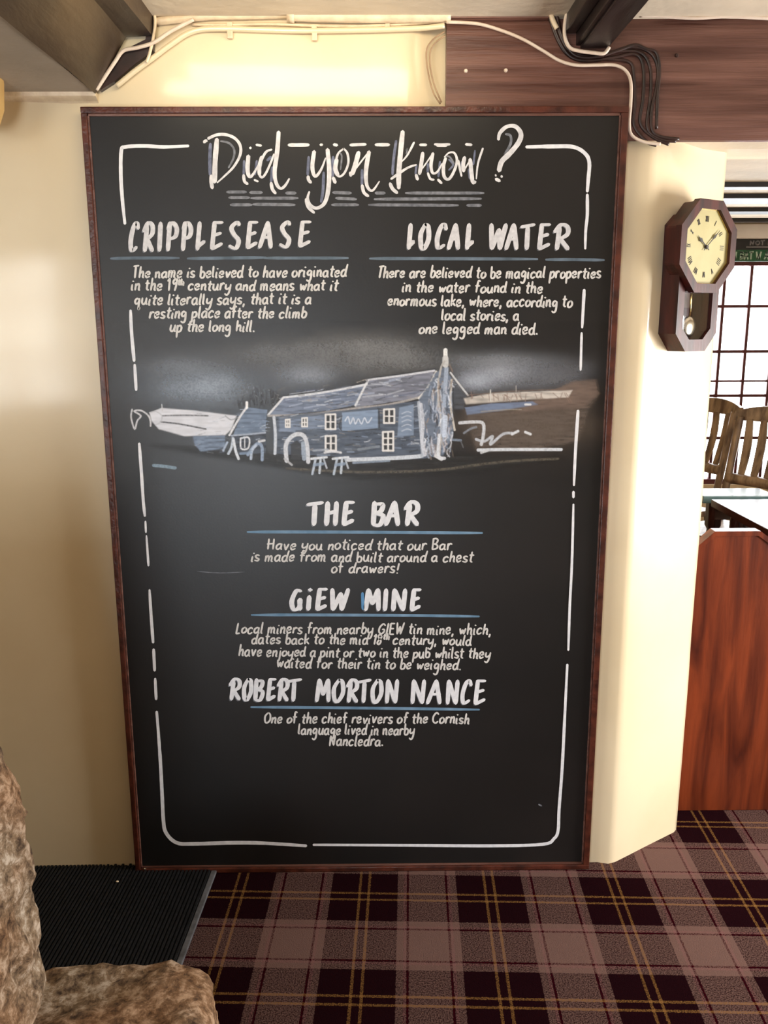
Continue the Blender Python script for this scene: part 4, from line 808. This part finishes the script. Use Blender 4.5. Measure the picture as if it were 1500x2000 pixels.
# tables
def table(x0, x1, y0, y1, z, label, mat, top=None):
    t = empty('pub_table', ((x0+x1)/2, (y0+y1)/2, 0)); tag(t, label, 'table')
    w_, d_ = (x1-x0)/2, (y1-y0)/2
    box('table_top', (-w_, -d_, z-.03), (w_, d_, z), top or mat, t, .004)
    for a in (-1, 1):
        box('apron', (-w_+.07, a*(d_-.06)-.01, z-.11), (w_-.07, a*(d_-.06)+.01, z-.03), mat, t, .002)
        for b in (-1, 1):
            bm = bmesh.new(); cx_, cy_ = a*(w_-.08), b*(d_-.08)
            prof = [(.03, z-.03), (.03, z-.14), (.02, z-.16), (.026, z-.22), (.03, .35), (.02, .16), (.027, .13), (.027, .1), (.018, 0)]
            rg = [[bm.verts.new((cx_+r*math.cos(k*math.pi/6), cy_+r*math.sin(k*math.pi/6), q)) for k in range(12)] for r, q in prof]
            for p, q in zip(rg, rg[1:]):
                for k in range(12): bm.faces.new((p[k], p[(k+1) % 12], q[(k+1) % 12], q[k]))
            bm.faces.new(rg[-1]); bmo('leg', bm, mat, t, True)
    return t
pf, pn = onZ(1396, 975, .75), onZ(1490, 1033, .75)
table((pf.x+pn.x)/2, 2.35, pn.y-.03, pf.y, .75, 'dark polished pub table with a white glare on its top, behind the settle', M['table'])
M['teal'] = noisy('blue_green_reflection', srgb(70, 104, 110), srgb(120, 150, 152), 6, .25, .6, coat=.4)  # reflection on the table top put into the base colour
pq = onZ(1394, 955, .75)
table(pq.x-.1, pq.x+.20, pf.y+.06, pq.y+.02, .75, 'small table behind the dark polished one, blue-green reflection painted on its top', M['table'], M['teal'])
# slat-back chairs
def make_chair():
    t = empty('slat_back_chair'); mt = M['chair']; zs = .45; top = 1.0; rec = .20
    prism('seat', [(-.20, -.21), (.20, -.21), (.185, .19), (-.185, .19)], 'z', zs-.03, zs, mt, t, .006)
    bk = lambda z: .18+(z-zs)*rec
    for s in (-1, 1):
        tube('leg', [Vector((s*.17, -.18, zs-.03)), Vector((s*.175, -.19, .22)), Vector((s*.18, -.20, 0))], .019, mt, t)
        tube('leg', [Vector((s*.16, .16, zs-.03)), Vector((s*.165, .19, .2)), Vector((s*.17, .23, 0))], .019, mt, t)
        tube('stile', [Vector((s*.17, bk(z), z)) for z in (zs-.01, .65, .85, top-.03)], .019, mt, t)
        tube('stretcher', [Vector((s*.172, -.19, .18)), Vector((s*.167, .19, .2))], .011, mt, t)
    tube('stretcher', [Vector((-.172, 0, .19)), Vector((.172, 0, .19))], .011, mt, t)
    bm = bmesh.new(); n = 12
    vs = []
    for i in range(n+1):
        u = -1+2*i/n; x = u*.205; cv = .03*(1-u*u); h = .035+.035*(1-u*u)
        vs.append([bm.verts.new((x, bk(top)+cv+dy, top-.05+dz)) for dy, dz in ((-.012, 0), (.012, 0), (.012+rec*h, h+.01), (-.012+rec*h, h+.01))])
    for a, b in zip(vs, vs[1:]):
        for k in range(4): bm.faces.new((a[k], a[(k+1) % 4], b[(k+1) % 4], b[k]))
    bm.faces.new(vs[0]); bm.faces.new(vs[-1]); bmo('crest_rail', bm, mt, t)
    tube('lower_rail', [Vector((-.17, bk(.66), .66)), Vector((0, bk(.66)+.012, .66)), Vector((.17, bk(.66), .66))], .028, mt, t)
    for i in range(4):
        x = -.108+.072*i; a0 = (x, bk(.67)+.01, .67); bm = bmesh.new()
        g = []
        for q in range(7):
            z = .67+(top-.04-.67)*q/6; y = bk(z)+.01+.015*math.sin(q/6*math.pi); ww = .016+.006*math.sin(q/6*math.pi)
            g.append([bm.verts.new((x*(1+.12*q/6)+dx, y+dy, z)) for dx, dy in ((-ww, -.005), (ww, -.005), (ww, .005), (-ww, .005))])
        for a, b in zip(g, g[1:]):
            for k in range(4): bm.faces.new((a[k], a[(k+1) % 4], b[(k+1) % 4], b[k]))
        bm.faces.new(g[0]); bm.faces.new(g[-1]); bmo('back_slat', bm, mt, t)
    return t
chair0 = make_chair()
def dup(root):
    r = root.copy(); COL.objects.link(r)
    for ch_ in list(root.children): c = ch_.copy(); COL.objects.link(c); c.parent = r
    return r
CH = [((1.745, 2.02), math.radians(-58), 'slat-back chair nearer the table, cut by the photo\'s right edge'), ((1.62, 2.56), math.radians(-66), 'slat-back chair farther back, half hidden by the angled wall\'s edge')]
for i, ((x, y), a, lb) in enumerate(CH):
    o = chair0 if i == 0 else dup(chair0); o.location = (x, y, 0); o.rotation_euler = (0, 0, a); tag(o, lb, 'chair', 'slat-back chairs by the far window')
# ---------------------------------------------------------------- entrance mat
m0, m1 = onZ(412, 1708), onZ(352, 1866)
ed = (m1-m0); L_ = ed.length; ed.normalize()
mt_ = empty('entrance_mat', (m0.x, m0.y, 0), math.atan2(ed.y, ed.x)+math.pi/2)
tag(mt_, 'black ribbed entrance mat with grey metal edge, left of the tartan', 'mat')
box('mat_base', (-1.12, -1.45, .0005), (0, .022, .006), M['mat'], mt_)
box('metal_edge', (0, -1.45, .0005), (.014, .022, .009), M['trimm'], mt_, .002)
bm = bmesh.new(); n = 112
for i in range(n):
    x = -1.12+(i+.5)*1.12/n; add_box(bm, (x-.0028, -1.45, .006), (x+.0028, .016+.010*((i % 2)), .0115))
o = bmo('mat_rib', bm, M['mat'], mt_); o['kind'] = 'stuff'
for i, (x, y) in enumerate(((229, 1722),)):
    p = onZ(x, y, .014); bm = bmesh.new(); bmesh.ops.create_icosphere(bm, subdivisions=2, radius=.0035, matrix=Matrix.Translation((p.x, p.y, .0145)) @ Matrix.Diagonal((1.2, .8, .7, 1))); o = bmo('grit_speck', bm, M['pipe']); tag(o, 'tiny white speck of grit lying on the black mat', 'speck')
# ---------------------------------------------------------------- granite stones
def stone(name, lo, hi, rnd, amp, label, seed, shear=None, cuts=46):
    bm = bmesh.new(); bmesh.ops.create_cube(bm, size=2.0); bmesh.ops.subdivide_edges(bm, edges=bm.edges[:], cuts=cuts, use_grid_fill=True)
    lo, hi = Vector(lo), Vector(hi); c = (lo+hi)/2; h = (hi-lo)/2
    for v in bm.verts:
        p = v.co; q = Vector((p.x*h.x, p.y*h.y, p.z*h.z)); inn = Vector([max(-h[i]+rnd, min(h[i]-rnd, q[i])) for i in range(3)]); d = q-inn
        if d.length > 1e-6: q = inn+d.normalized()*min(rnd, d.length*1.0) if d.length > rnd else q
        nrm = (d.normalized() if d.length > 1e-6 else Vector((0, 0, 1)))
        w_ = c+q; f = noise.fractal(w_*6+Vector((seed, 0, 0)), .8, 2.1, 5)*amp+noise.fractal(w_*34+Vector((0, seed, 0)), .7, 2.1, 3)*amp*.22
        w_ = w_+nrm*f
        if shear: w_ = shear(w_)
        v.co = w_
    o = bmo(name, bm, M['granite'], None, True); tag(o, label, 'stone'); return o
ZT = .24
a0, a1 = onZ(200, 1862, ZT), onZ(423, 1930, ZT)
def sh1(p):
    p = p.copy(); t = max(0, min(1, (p.z-.1)/.14)); 
    p.y -= .05*max(0, (p.x-(a1.x-.10))/.10)*t; p.z = max(.0, p.z)
    if p.z > .15: p.z -= max(0, (-.42-p.x))*.10
    return p
stone('granite_slab', (-1.45, -1.75, -.01), (a1.x-.006, a0.y, ZT), .035, .018, 'low rough granite slab in the bottom left corner, beside the mat', 5, sh1, 60)
b0, b1 = onY(76, 1850, a0.y-.10), onY(8, 1480, a0.y-.10)
def sh2(p):
    p = p.copy(); t = (p.z-b0.z)/(b1.z-b0.z); t = max(-.2, min(1.6, t)); p.x += (b1.x-b0.x)*(t*t*.75+t*.25 if t > 0 else 0); return p
stone('granite_upright', (-1.4, a0.y-.5, ZT-.035), (b0.x, a0.y-.06, b1.z+.35), .05, .022, 'tall rough granite stone standing on the slab at the left edge', 11, sh2, 60)
